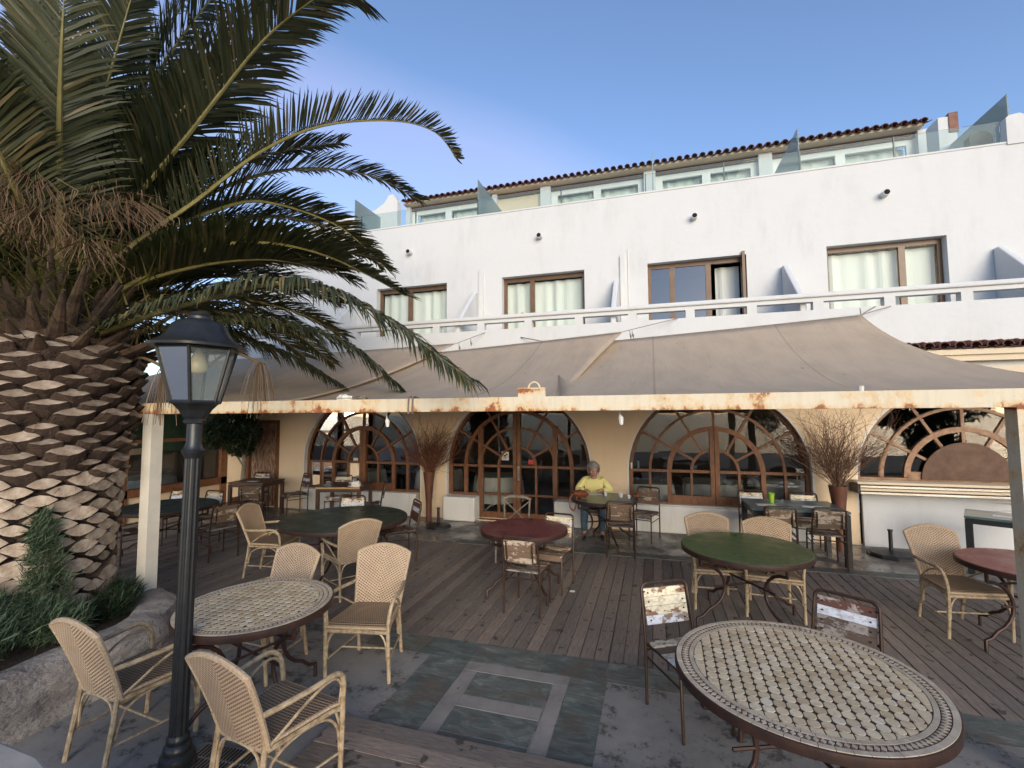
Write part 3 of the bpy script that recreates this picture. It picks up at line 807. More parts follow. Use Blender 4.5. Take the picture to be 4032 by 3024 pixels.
# rain spouts
for k, (sx, sz) in enumerate(((-4.97, 5.608), (-2.085, 5.62), (.78, 5.635), (3.67, 5.64))):
    def ringp(mb, r, y): pass
    mb = MB(); mb.tube([(sx, YW + .02, sz), (sx, YW - .13, sz)], .052, 16)
    s_ = bpart(mb, 'rain_spout', 'white', True)
    mb = MB(); mb.tube([(sx, YW - .128, sz), (sx, YW - .134, sz)], .042, 16); o = mb.build('mouth_shade', M['holeshade'], s_)  # black disc on the closed end paints the unlit hollow
M['stain'] = mat('drain_stain', (.50, .49, .47), (.42, .40, .37), 18, .9, world=True, stretch=(3, 1, .4))
bpart(MB().tube([(-.40, YW - .012, 5.2), (-.40, YW - .012, 2.9)], .007, 5), 'wall_cable', 'jamb')
# upper doors
def pleated(x0, x1, y, z0, z1, n=None, amp=.028):
    n = n or int((x1 - x0) / .035); mb = MB(); vs = []; 
    seed = random.random() * 9
    for i in range(n + 1):
        x_ = x0 + (x1 - x0) * i / n; yy = y + amp * math.sin(i * .95 + seed) * (.7 + .5 * math.sin(i * .31 + seed))
        vs += [(x_, yy, z0), (x_, yy * .5 + y * .5 + .3 * (yy - y), z1)]
    return mb.add(vs, [(2 * i, 2 * i + 2, 2 * i + 3, 2 * i + 1) for i in range(n)])
def balcony_door(a, b_, mull, lab, kind='shut'):
    t = thing('balcony_door', lab, 'sliding door', (a, 9.0, 2.82), group='sliding doors on the balcony')
    y0, y1 = 8.99, 9.045
    P_ = lambda mb, n, mt, sm=False: lp(mb, n, mt, t)
    P_(MB().bb(a, b_, y0, y1, 4.80, 4.88), 'head_frame', 'upframe')
    P_(MB().bb(a, b_, y0, y1, 2.82, 2.87), 'bottom_frame', 'upframe')
    P_(MB().bb(a, a + .06, y0 + .001, y1, 2.87, 4.8), 'side_frame', 'upframe'); P_(MB().bb(b_ - .06, b_, y0 + .001, y1, 2.87, 4.8), 'side_frame', 'upframe')
    for q in mull: P_(MB().bb(q - .045, q + .045, y0 - .006, y1, 2.87, 4.8), 'mullion', 'upframe')
    edges = [a + .06] + list(mull) + [b_ - .06]
    for e0, e1 in zip(edges, edges[1:]):
        if kind == 'open' and e0 == edges[-2]: continue
        mb = MB(); mb.add([(e0, 9.01, 2.87), (e1, 9.01, 2.87), (e1, 9.01, 4.8), (e0, 9.01, 4.8)], [(0, 1, 2, 3)])
        P_(mb, 'pane', 'skypane' if kind == 'open' else 'uppane')
    if kind == 'open':
        P_(pleated(edges[-2] + .14, b_ - .07, 9.2, 2.84, 4.78), 'curtain', 'curtain', True)
        P_(MB().bb(b_ - .075, b_ - .03, 8.80, 8.985, 2.84, 4.93), 'open_leaf', 'upframe')
    else:
        for e0, e1 in zip(edges, edges[1:]):
            P_(pleated(e0 - .02, e1 + .02, 9.12, 2.84, 4.79), 'curtain', 'curtain', True)
        for q in [1]:
            sx = a + .38 if mull[0] < (a + b_) / 2 else b_ - .38
            for sz in (4.12, 3.64):
                po = [(sx + .05 * math.cos(PI + PI * k / 8), sz + .045 * math.sin(PI + PI * k / 8)) for k in range(9)]
                if mull[0] < (a + b_) / 2: po = [(sx + .05 * math.cos(PI * k / 8), sz + .045 * math.sin(PI * k / 8)) for k in range(9)]
                mb = MB(); mb.prism(po, 9.004, 9.007); P_(mb, 'warning_sticker', 'stickerred')
    return t
balcony_door(*UW[0], [-5.05], 'curtained balcony door nearest the palm, leftmost of the upper doors')
balcony_door(*UW[1], [-2.29], 'curtained balcony door above the entrance, brown frame with mullion at left')
balcony_door(*UW[2], [.38, 1.0], 'balcony door standing open, sky reflected in its left panes', 'open')
balcony_door(*UW[3], [3.93], 'curtained balcony door above the bar counter with mullion at right')
balcony_door(*UW[4], [6.6], 'curtained balcony door at the far right end')

# small tiled eave at right
def roof_tiles(x0, x1, y, z, pitch, par, length=.45, slope=.35):
    """barrel caps and pans, each its own object sharing two meshes"""
    cap = MB(); pan = MB(); r = pitch * .36
    n = 8
    for (mb, sgn, rad, zz) in ((cap, 1, r, .02), (pan, -1, pitch * .30, 0.0)):
        vs = []
        for yy, rs in ((0, 1.08), (length, .9)):
            for k in range(n + 1):
                a = PI * k / n
                vs.append((rad * rs * math.cos(a), yy, zz + yy * slope + sgn * rad * rs * math.sin(a) * (1 if sgn > 0 else .55)))
            for k in range(n + 1):
                a = PI * k / n; q = rad * rs - .014
                vs.append((q * math.cos(a), yy, zz + yy * slope + sgn * q * math.sin(a) * (1 if sgn > 0 else .5)))
        m_ = 2 * (n + 1); fs = []
        for k in range(n):
            fs += [(k, k + 1, m_ + k + 1, m_ + k), (n + 1 + k, m_ + n + 1 + k, m_ + n + 2 + k, n + 2 + k), (k, n + 1 + k, n + 2 + k, k + 1), (m_ + k, m_ + k + 1, m_ + n + 2 + k, m_ + n + 1 + k)]
        fs += [(0, m_, m_ + n + 1, n + 1), (n, 2 * n + 1, m_ + 2 * n + 1, m_ + n)]
        mb.add(vs, fs)
    cm = cap.mesh('roof_tile_cap', M['roof'], True); pmn = pan.mesh('roof_tile_pan', M['roof'], True)
    q = x0; off = Vector((0, 0, 0)); p_ = par
    while p_: off += p_.location; p_ = p_.parent
    while q < x1:
        for row in range(3):
            dy = row * length * .86
            j = random.uniform(-.004, .004)
            obj('roof_tile', cm, par, Vector((q + j, y + dy, z + dy * slope + row * .012)) - off, (0, 0, random.uniform(-.02, .02)))
            obj('roof_tile', pmn, par, Vector((q + pitch / 2 + j, y + dy + .02, z + dy * slope + .02 + row * .012)) - off)
        q += pitch
eave = thing('bar_canopy', 'short tiled canopy under the balcony at the right edge', 'canopy', (5.5, 7.6, 2.8))
lp(MB().bb(3.0, 8.4, 7.62, 7.8, 2.86, 2.93), 'canopy_board', 'fascia', eave)
lp(MB().bb(3.0, 8.4, 7.66, 7.8, 2.78, 2.86), 'canopy_fascia', 'fascia', eave)
lp(MB().bb(3.0, 8.4, 7.75, 8.8, 2.60, 2.70), 'canopy_soffit', 'fascia', eave)
roof_tiles(3.05, 8.3, 7.56, 2.95, .168, eave, .18, .1)

# ---------------- penthouse
ph = thing('roof_apartment', 'set-back roof storey with terracotta eave behind glass balustrade', 'building', (0, 11.2, 5.75))
PH = lambda mb, n, mt, sm=False: lp(mb, n, mt, ph)
PH(MB().bb(-9.4, 8.3, 9.07, 11.3, 5.6, 5.75), 'terrace_slab', 'white')
PH(MB().bb(-6.47, 5.35, 11.3, 11.4, 7.90, 8.03), 'fascia_beam', 'fascia')
PH(MB().bb(-6.5, 5.38, 11.12, 11.36, 7.905, 7.955), 'eave_board', 'fascia')
PH(MB().bb(-6.47, 5.35, 11.36, 11.46, 7.80, 7.899), 'gap_shade_strip', 'ply')  # dark brown strip put in for the shaded gap under the fascia
for (a, b_) in ((-6.49, -6.36), (-3.95, -3.82), (-2.64, -2.38), (-.10, .17), (2.38, 2.65), (5.33, 5.52)):
    PH(MB().bb(a, b_, 11.27, 11.5, 5.75, 7.897), 'pillar', 'white')
PH(MB().bb(-3.82, -2.64, 11.42, 11.5, 5.75, 7.797), 'plain_wall', 'fascia')
PH(MB().bb(-6.6, 5.5, 14, 14.1, 5.7, 8.05), 'back_wall', 'darkroom')
PH(MB().bb(-6.5, 5.35, 11.5, 14, 7.98, 8.03), 'ceiling', 'fascia')
M['whiteframe'] = mat('white_window_frame', (.74, .74, .72), (.68, .68, .67), 2, .5, bs=0)
for (a, b_, mid) in ((-6.36, -3.95, -5.26), (-2.38, -.10, -1.22), (.17, 2.38, 1.30), (2.65, 5.33, 3.99)):
    fr_ = MB().bb(a, b_, 11.42, 11.48, 7.68, 7.798).bb(a, a + .16, 11.42, 11.48, 5.75, 7.68).bb(b_ - .14, b_, 11.42, 11.48, 5.75, 7.68).bb(mid - .09, mid + .09, 11.41, 11.48, 5.75, 7.68)
    f_ = PH(fr_, 'sliding_window_frame', 'whiteframe')
    for (e0, e1) in ((a + .16, mid - .09), (mid + .09, b_ - .14)):
        mb = MB(); mb.add([(e0, 11.45, 5.76), (e1, 11.45, 5.76), (e1, 11.45, 7.68), (e0, 11.45, 7.68)], [(0, 1, 2, 3)]); mb.build('pane', M['uppane'], f_)
        pleated(e0 - .02, e1 + .02, 11.6, 5.77, 7.70, amp=.03).build('curtain', M['curtain'], f_, True)
roof_tiles(-6.42, 5.36, 11.0, 7.92, .1655, ph, .45, .32)
# side gable at left, brick-edged pier at right
PH(MB().add([], []).prism([(-9.4, 5.75), (-9.4, 7.0), (-8.0, 7.18), (-6.65, 7.28), (-6.35, 7.45), (-6.25, 7.62), (-6.1, 7.62), (-6.0, 7.42), (-5.98, 5.75)], 10.0, 10.18), 'curved_side_wall', 'white')
PH(MB().bb(5.24, 5.52, 10.4, 10.8, 5.75, 7.62), 'roof_pier', 'white'); PH(MB().bb(5.40, 5.54, 10.38, 10.82, 7.3, 7.68), 'pier_edge', 'brickred')

# glass balustrade
gb = thing('glass_balustrade', 'low greenish glass balustrade along the roof terrace edge', 'balustrade', (0, 8.95, 6.25))
xs = [-6.29, -4.906, -3.45, -1.671, -.05, 1.318, 2.53, 3.897, 5.29]
for k in range(len(xs) - 1):
    lp(MB().bb(xs[k] + .006, xs[k + 1] - .006, 8.945, 8.955, 6.262, 6.64), 'glass_panel', 'balglass', gb)
    lp(MB().bb(xs[k] - .009, xs[k] + .008, 8.936, 8.964, 6.25, 6.645), 'glass_clamp_post', 'darksteel', gb)
lp(MB().bb(-6.29, 5.29, 8.94, 8.96, 6.25, 6.262), 'bottom_channel', 'black', gb)
M['bulb2'] = M['bulb']
for k, (sx, lab) in enumerate(((-6.48, 'frosted glass screen at the left end of the roof terrace'), (-3.452, 'frosted glass screen, second from left on the roof terrace'), (.085, 'frosted glass screen seen edge-on near the middle of the roof terrace'), (2.524, 'frosted glass screen right of centre on the roof terrace'), (5.415, 'frosted glass screen beside the fan unit at the right end'))):
    o = MB().bb(sx - .008, sx + .008, 8.96, 10.9, 6.26, 7.07).build('glass_screen', M['partglass']); tag(o, lab, 'glass screen', 'frosted screens dividing the roof terraces')
# AC unit
t = thing('fan_unit', 'round-grilled air conditioner fan behind the roof glass at right', 'air conditioner', (5.24, 9.33, 6.3))
lp(MB().bb(5.12, 5.36, 9.33, 9.5, 6.2, 6.66), 'housing', 'ac', t)
mb = MB(); mb.tube([(5.235, 9.325, 6.56), (5.235, 9.29, 6.56)], .155, 28); lp(mb, 'fan_grille', 'ac', t)

# ================================================================== STEEL FRAME + SAILS
fr = thing('steel_pergola', 'cream steel pergola with rusty beam holding the shade sails', 'pergola', (0, 3.5, 0))
lp(MB().bb(-7.5, 4.5, 3.45, 3.56, 2.126, 2.236), 'beam', 'beam', fr)
lp(MB().bb(2.02, 2.16, 3.452, 3.558, 0, 2.126), 'post', 'beam', fr)
lp(MB().bb(-4.965, -4.845, 3.452, 3.572, .3, 2.126), 'post', 'post', fr)
o = lp(MB().bb(-1.0, -.785, 3.447, 3.46, 2.18, 2.304), 'anchor_plate', 'beam', fr)
mb = MB(); mb.tube([(-.93, 3.5, 2.27)] + [(-.885 + .045 * math.cos(a), 3.5, 2.30 + .05 * math.sin(a)) for a in [PI - PI * k / 8 for k in range(9)]] + [(-.84, 3.5, 2.27)], .008, 8); lp(mb, 'anchor_ring', 'beam', fr)
mb = MB(); mb.tube([(1.27, 3.5, 2.23), (1.27, 3.5, 2.27)], .018, 8); lp(mb, 'anchor_lug', 'post', fr)
for (xx_, dx) in ((-1.945, .0), (-1.91, .004)):
    mb = MB(); mb.tube([(xx_, 3.445, 2.115), (xx_ + dx, 3.443, 2.18), (xx_ + .006, 3.444, 2.25), (xx_, 3.5, 2.252), (xx_, 3.57, 2.24), (xx_, 3.57, 2.12), (xx_, 3.5, 2.112)], .008, 6, closed=True)
    tag(mb.build('rope_loop', M['rope']), ('left' if dx == 0 else 'right') + ' of the two thin rope loops tied round the rusty beam', 'rope', 'rope loops round the beam at the palm tip')

def sail(corners, sags, name, lab, nu=44, nv=22, lift=0.0, zs=(0, 0, 0, 0)):
    """corners FL FR BR BL; edge curves pulled inward"""
    FL, FR, BR, BL = map(Vector, corners); c = (FL + FR + BR + BL) / 4
    def edge(a, b, s, dz):
        h = c - (a + b) / 2; h.z = 0; h.normalize()
        return lambda t: a.lerp(b, t) + (h * s + Vector((0, 0, -dz))) * 4 * t * (1 - t)
    e0, e1, e2, e3 = edge(FL, FR, sags[0], zs[0]), edge(FR, BR, sags[1], zs[1]), edge(BL, BR, sags[2], zs[2]), edge(FL, BL, sags[3], zs[3])
    vs = []
    for j in range(nv + 1):
        v = j / nv
        for i in range(nu + 1):
            u = i / nu
            p = e0(u) * (1 - v) + e2(u) * v + e3(v) * (1 - u) + e1(v) * u - (FL * (1 - u) * (1 - v) + FR * u * (1 - v) + BL * (1 - u) * v + BR * u * v)
            p.z += -.03 * math.sin(PI * u) * math.sin(PI * v) + .006 * math.sin(u * 37 + v * 4) * math.sin(PI * v) + lift
            vs.append(tuple(p))
    fs = [(j * (nu + 1) + i, j * (nu + 1) + i + 1, (j + 1) * (nu + 1) + i + 1, (j + 1) * (nu + 1) + i) for j in range(nv) for i in range(nu)]
    mb = MB(); mb.add(vs, fs)
    o = mb.build(name, M['sail'], None, True); so = o.modifiers.new('s', 'SOLIDIFY'); so.thickness = .003
    tag(o, lab, 'shade sail', 'shade sails stretched over the terrace')
    # hems
    for e in (e0, e1, e2, e3):
        pts = []
        for k in range(25):
            q = e(k / 24); pts.append((q.x, q.y, q.z + lift))
        hm = MB(); hm.tube(pts, .006, 5); hm.build('hem', M['rope'] if e is e0 else M['sail'], o)
    return o
sailB = sail([(-.72, 3.60, 2.215), (4.6, 3.60, 2.215), (2.77, 7.5, 3.447), (-1.55, 7.15, 3.16)], [0, .45, .30, .06], 'shade_sail', 'taupe shade sail at right, tied to the balcony near its tip', zs=(0, .36, .05, .1))
sailA = sail([(-4.3, 3.61, 2.225), (-.68, 3.61, 2.225), (-.414, 7.0, 3.322), (-4.75, 7.2, 3.12)], [0, .20, .22, .05], 'shade_sail', 'taupe shade sail in the middle behind the anchor plate', lift=-.012, zs=(0, .16, .05, .1))
sailC = sail([(-8.6, 3.62, 2.25), (-3.3, 3.62, 2.27), (-3.172, 7.2, 3.334), (-9.0, 7.3, 3.25)], [0, .25, .25, .05], 'shade_sail', 'taupe shade sail at left behind the palm and street lamp', lift=-.03, zs=(0, .16, .05, .1))
def cord(a, b, lab, r=.006, sag=.0, ornaments=()):
    a = Vector(a); b = Vector(b); pts = []
    for k in range(9):
        t_ = k / 8; p = a.lerp(b, t_); p.z -= sag * 4 * t_ * (1 - t_); pts.append(p)
    mb = MB(); mb.tube(pts, r, 6)
    for t_ in ornaments:
        p = a.lerp(b, t_); mb.tube([p, p + Vector((0, 0, -.05)), p + Vector((.012, 0, -.09)), p + Vector((.015, 0, -.14))], [.004, .006, .018, .004], 6)
    return tag(mb.build('tie_cord', M['rope']), lab, 'cord', 'cords tying the sails to the balcony')
cord((-.414, 7.0, 3.31), (.403, 7.79, 3.617), 'tie cord with a hanging tassel at the middle sail tip', ornaments=(.12, .16))
cord((2.77, 7.5, 3.447), (3.06, 7.79, 3.61), 'first of two cords at the tip of the right sail')
cord((2.77, 7.5, 3.447), (3.24, 7.79, 3.60), 'second of two cords at the tip of the right sail')
cord((2.77, 7.5, 3.43), (2.80, 7.6, 3.56), 'short upright cord end at the tip of the right sail')
cord((-3.172, 7.2, 3.30), (-2.876, 7.79, 3.568), 'tie cord with two tassels at the left sail tip near the fronds', ornaments=(.1, .5))
cord((-2.2, 7.79, 3.45), (-1.62, 7.4, 3.27), 'loose stick-like cord lying above the middle sail', r=.009)
# plastic and rope ends on the beam
def crumple(c, r, seed):
    mb = MB(); rs = random.Random(seed)
    n, m_ = 8, 6; vs = []
    for i in range(m_ + 1):
        for j in range(n):
            a = 2 * PI * j / n; b = PI * i / m_; q = rs.uniform(.6, 1.25)
            vs.append((c[0] + r[0] * q * math.sin(b) * math.cos(a), c[1] + r[1] * q * math.sin(b) * math.sin(a), c[2] + r[2] * q * math.cos(b)))
    return mb.add(vs, [(i * n + j, i * n + (j + 1) % n, (i + 1) * n + (j + 1) % n, (i + 1) * n + j) for i in range(m_) for j in range(n)])
tag(crumple((-2.60, 3.50, 2.255), (.085, .04, .03), 3).build('plastic_wrap', M['paper']), 'crumpled white plastic on the beam left of the rope loops', 'plastic wrap')
tag(crumple((-2.43, 3.50, 2.25), (.07, .04, .02), 5).build('rope_bundle', M['rope']), 'coil of grey rope beside the crumpled plastic on the beam', 'rope')
def tassel(p, lab):
    mb = MB(); mb.tube([p, (p[0], p[1], p[2] - .05), (p[0] + .008, p[1], p[2] - .08), (p[0] + .01, p[1], p[2] - .13)], [.003, .004, .02, .012], 7)
    tag(mb.build('hanging_tassel', M['paper']), lab, 'tassel', 'white tassels hanging below the beam')
tassel((-2.225, 3.57, 2.13), 'white tassel hanging below the beam before the left arched window')
tassel((-.245, 3.57, 2.15), 'small white tassel below the beam above the ochre pier')

# ================================================================== LAMP
lamp = thing('street_lamp', 'black fluted street lamp with six-sided lantern in the left foreground', 'street lamp', (-2.80, 2.23, 0))
lamp.rotation_euler = (0, R(1.1), 0)
MB().lathe([(.13, 0), (.13, .02), (.112, .03), (.118, .05), (.112, .075), (.09, .09), (.095, .11), (.09, .13), (.07, .145), (.078, .16), (.074, .18), (.062, .195)], 32).build('base', M['lampiron'], lamp, True)
fl = lambda j: 1.0 if j % 4 < 2 else .90
MB().lathe([(.062, .19), (.060, .8), (.055, 1.85)], 40, mod=fl).build('fluted_pole', M['lampiron'], lamp)
MB().lathe([(.055, 1.84), (.064, 1.86), (.075, 1.875), (.078, 1.89), (.066, 1.90), (.062, 1.915), (.053, 1.93), (.053, 2.06)], 32).build('collar', M['lampiron'], lamp, True)
MB().lathe([(.054, 2.055), (.068, 2.06), (.070, 2.075), (.062, 2.085), (.075, 2.10), (.10, 2.14), (.135, 2.175), (.15, 2.185)], 6).build('lantern_cup', M['lampiron'], lamp)
hexo = R(30)
def hexv(r, z, k, o=0): return (r * math.cos(o + k * PI / 3), r * math.sin(o + k * PI / 3), z)
LO = R(8)
mb = MB()
for k in range(6):
    mb.tube([hexv(.148, 2.185, k, LO), hexv(.248, 2.53, k, LO)], .012, 6)
    mb.tube([hexv(.150, 2.19, k, LO), hexv(.150, 2.19, k + 1, LO)], .013, 6)
    mb.tube([hexv(.248, 2.525, k, LO), hexv(.248, 2.525, k + 1, LO)], .012, 6)
mb.build('lantern_frame', M['lampiron'], lamp)
for k in range(6):
    a, b_, c_, d = hexv(.146, 2.19, k, LO), hexv(.146, 2.19, k + 1, LO), hexv(.244, 2.525, k + 1, LO), hexv(.244, 2.525, k, LO)
    mb = MB(); mb.add([a, b_, c_, d], [(0, 1, 2, 3)]); mb.build('lantern_pane', M['lampglass'], lamp)
rib = lambda j: 1.0 if j % 6 else 1.035
rf = MB().lathe([(.29, 2.53), (.292, 2.545), (.262, 2.56), (.225, 2.58), (.19, 2.62), (.165, 2.67), (.125, 2.70), (.075, 2.715)], 36, mod=rib).build('lantern_roof', M['lampiron'], lamp, True)
rf.rotation_euler = (0, 0, LO)
MB().lathe([(.078, 2.712), (.078, 2.728), (.06, 2.735), (.064, 2.745), (.055, 2.758), (.02, 2.765)], 24).build('finial', M['lampiron'], lamp, True)
MB().lathe([(.015, 2.53), (.022, 2.51), (.04, 2.47), (.052, 2.44), (.056, 2.41), (.05, 2.385), (.03, 2.37), (.008, 2.365)], 20).build('bulb', M['bulb'], lamp, True)

for ch in lamp.children:
    k = .90 if ch.name.split('.')[0] in ('lantern_cup', 'lantern_frame', 'lantern_pane', 'lantern_roof', 'finial') else .80
    if ch.name.startswith('bulb'): k = .95
    ch.scale = (k, k, 1)
# ================================================================== TABLES
def scroll_legs(t, r, n=4, rot=.4, h=.70):
    for k in range(n):
        a = rot + k * 2 * PI / n; ca, sa = math.cos(a), math.sin(a)
        mb = MB(); prof = [(r * .86, h), (r * .86, h - .10)]
        prof += [(r * .86 - .27 * r / .6 * math.sin(q), .38 + (h - .1 - .38) * math.cos(q)) for q in [PI * j / 10 for j in range(11)]]
        prof += [(r * .95, .16 - .06), (r * .95, 0)]
        prof[-3] = (r * .84, .115)
        pts = [(p[0] * ca, p[0] * sa, p[1]) for p in prof]
        mb.tube(pts, .015, 8); mb.build('scroll_leg', M['tablesteel'], t, True)
    for k in range(n // 2):
        a = rot + k * 2 * PI / n
        for z in (.38, .58):
            mb = MB(); q = r * .62
            mb.tube([(q * math.cos(a), q * math.sin(a), z + k * .02), (-q * math.cos(a), -q * math.sin(a), z + k * .02)], .010, 6); mb.build('cross_bar', M['tablesteel'], t)
def table_top(t, r, zt=.74):
    MB().lathe([(r - .03, zt - .052), (r, zt - .048), (r + .003, zt - .02), (r, zt - .002), (r - .004, zt)], 72).build('steel_rim', M['tablesteel'], t, True)
def mosaic_table(x, y, r, rot, lab, px, py, ga=.15):
    t = thing('mosaic_table', lab, 'table', (x, y, 0), 0, 'round stone mosaic tables')
    scroll_legs(t, r, 4, rot); table_top(t, r)
    MB().lathe([(r - .006, .70), (r - .006, .7405)], 64).build('grout_bed', M['grout'], t)
    zt = .7445
    # outer rim blocks, border triangles, inner ring: joined small pieces
    def ringblocks(r0, r1, n, gap, name, mt, z=zt):
        mb = MB()
        for k in range(n):
            a0 = 2 * PI * (k + gap) / n; a1 = 2 * PI * (k + 1 - gap) / n; am = (a0 + a1) / 2
            po = [(rr * math.cos(a), rr * math.sin(a)) for rr, a in ((r0, a0), (r1, a0), (r1, am), (r1, a1), (r0, a1), (r0, am))]
            mb.prism(po, z - .006, z + random.uniform(-.0006, .0006), 'z')
        o = mb.build(name, M[mt], t); o['kind'] = 'stuff'; return o
    ringblocks(r - .034, r - .008, int(2 * PI * r / .062), .02, 'rim_blocks', 'rimtile')
    ringblocks(r - .098, r - .076, int(2 * PI * r / .062), .02, 'inner_ring_blocks', 'rimtile')
    n = int(2 * PI * r / .030); mb = MB(); r0, r1 = r - .072, r - .038
    for k in range(n):
        am = 2 * PI * (k + .5) / n; hw = PI / n * .82; rm = (r0 + r1) / 2
        po = [(r0 * math.cos(am), r0 * math.sin(am)), (rm * math.cos(am + hw), rm * math.sin(am + hw)), (r1 * math.cos(am), r1 * math.sin(am)), (rm * math.cos(am - hw), rm * math.sin(am - hw))]
        mb.prism(po, zt - .006, zt, 'z')
    o = mb.build('diamond_border', M['rimtile'], t); o['kind'] = 'stuff'
    mb = MB()
    for k in range(n):
        a = 2 * PI * k / n; hw = PI / n * .6
        for (ra, rb) in ((r0 + .001, r0 + .011), (r1 - .001, r1 - .011)):
            po = [(ra * math.cos(a - hw), ra * math.sin(a - hw)), (ra * math.cos(a + hw), ra * math.sin(a + hw)), (rb * math.cos(a), rb * math.sin(a))]
            mb.prism(po, zt - .006, zt - .0012, 'z')
    o = mb.build('triangle_border', M['darktile'], t); o['kind'] = 'stuff'
    # field tiles
    hx, hy = px / 2 - .0028, py / 2 - .0026; c = .015
    po = [(-hx, -hy + c), (-hx + c * .5, -hy + c * .3), (-hx + c, -hy), (hx - c, -hy), (hx - c * .5, -hy + c * .3), (hx, -hy + c), (hx, hy - c), (hx - c * .5, hy - c * .3), (hx - c, hy), (-hx + c, hy), (-hx + c * .5, hy - c * .3), (-hx, hy - c)]
    tm = MB().prism(po, -.006, 0, 'z').mesh('field_tile', M['tile'])
    rf_ = r - .102; cnt = 0; ca, sa = math.cos(ga), math.sin(ga)
    nx = int(r / px) + 2; ny = int(r / py) + 2
    for i in range(-nx, nx + 1):
        for j in range(-ny, ny + 1):
            u, v = i * px, j * py
            if math.hypot(abs(u) + hx * .8, abs(v) + hy * .8) < rf_:
                obj('mosaic_tile', tm, t, (u * ca - v * sa, u * sa + v * ca, zt + random.uniform(-.0005, .0005)), (0, 0, ga + random.uniform(-.02, .02))); cnt += 1
    # cut pieces along the edge
    mb = MB()
    for i in range(-nx, nx + 1):
        for j in range(-ny, ny + 1):
            u, v = i * px, j * py
            if math.hypot(abs(u) + hx * .8, abs(v) + hy * .8) < rf_: continue
            q = [Vector((u + p[0], v + p[1])) for p in ((-hx, -hy), (0, -hy), (hx, -hy), (hx, 0), (hx, hy), (0, hy), (-hx, hy), (-hx, 0))]
            inside = [p for p in q if p.length < rf_]
            if len(inside) < 3: continue
            q2 = []
            for p in q:
                if p.length > rf_: p = p * (rf_ / p.length)
                q2.append(p)
            q2 = [p for k_, p in enumerate(q2) if (p - q2[k_ - 1]).length > .003]
            if len(q2) >= 3: mb.prism([(p.x * ca - p.y * sa, p.x * sa + p.y * ca) for p in q2], zt - .006, zt - .0005, 'z')
    o = mb.build('cut_edge_tiles', M['tile'], t); o['kind'] = 'stuff'
    return t
mosaic_table(.70, 2.87, .62, R(22), 'large round stone mosaic table in the right foreground', .055, .056, -.02)
mosaic_table(-2.80, 2.80, .52, R(-15), 'round stone mosaic table behind the street lamp', .053, .054, .12)
def round_table(x, y, r, rot, top, lab, cat='table'):
    t = thing('round_table', lab, cat, (x, y, 0), 0, 'round coloured tables')
    scroll_legs(t, r, 4, rot); table_top(t, r)
    MB().lathe([(r - .008, .70), (r - .008, .742), (r - .012, .744)], 72).build('tabletop', M[top], t)
    return t
round_table(.85, 5.33, .61, .55, 'greentop', 'round green-topped table in the middle of the right side')
round_table(-3.98, 5.40, .81, .2, 'darkgreentop', 'large dark green round table before the left arched window')
round_table(-1.53, 5.50, .52, .8, 'redtop', 'round dark red table in the centre of the deck')
round_table(3.20, 5.42, .52, R(200), 'pinkredtop', 'round faded red table cut by the right post')
round_table(-.80, 7.75, .52, .5, 'bluetop', 'round table where the woman in yellow sits')
round_table(-7.15, 5.4, .66, .4, 'darkgreentop', 'dark round table in the shade left of the cream post')
def square_table(x, y, w_, d, rz, top, leg, lab, edge=None, lw=.06):
    t = thing('square_table', lab, 'table', (x, y, 0), rz)
    MB().bb(-w_ / 2, w_ / 2, -d / 2, d / 2, .715, .745).build('tabletop', M[top], t)
    if edge: MB().bb(-w_ / 2 - .002, w_ / 2 + .002, -d / 2 - .006, -d / 2 - .001, .712, .742).build('pale_edge', M[edge], t)
    MB().bb(-w_ / 2 + .02, w_ / 2 - .02, -d / 2 + .02, d / 2 - .02, .645, .714).build('apron', M[leg], t)
    for sx in (-1, 1):
        for sy in (-1, 1): MB().box((sx * (w_ / 2 - lw / 2 - .004), sy * (d / 2 - lw / 2 - .004), .35), (lw, lw, .70)).build('leg', M[leg], t)
    return t
bt = square_table(1.91, 7.90, 1.22, .84, R(1), 'bluetop', 'black', 'blue-grey square table with black frame under the right arched window', lw=.075)
square_table(-5.85, 7.92, .86, .70, R(14), 'walnut', 'walnut', 'small dark wooden table with pale front edge under the left window', 'beech')
square_table(-8.05, 7.95, .80, .70, R(8), 'walnut', 'walnut', 'old wooden table beside the peeling service door')
square_table(4.35, 7.75, .80, .62, R(-28), 'bluetop', 'black', 'small black-framed glass table beside the right post', lw=.07)

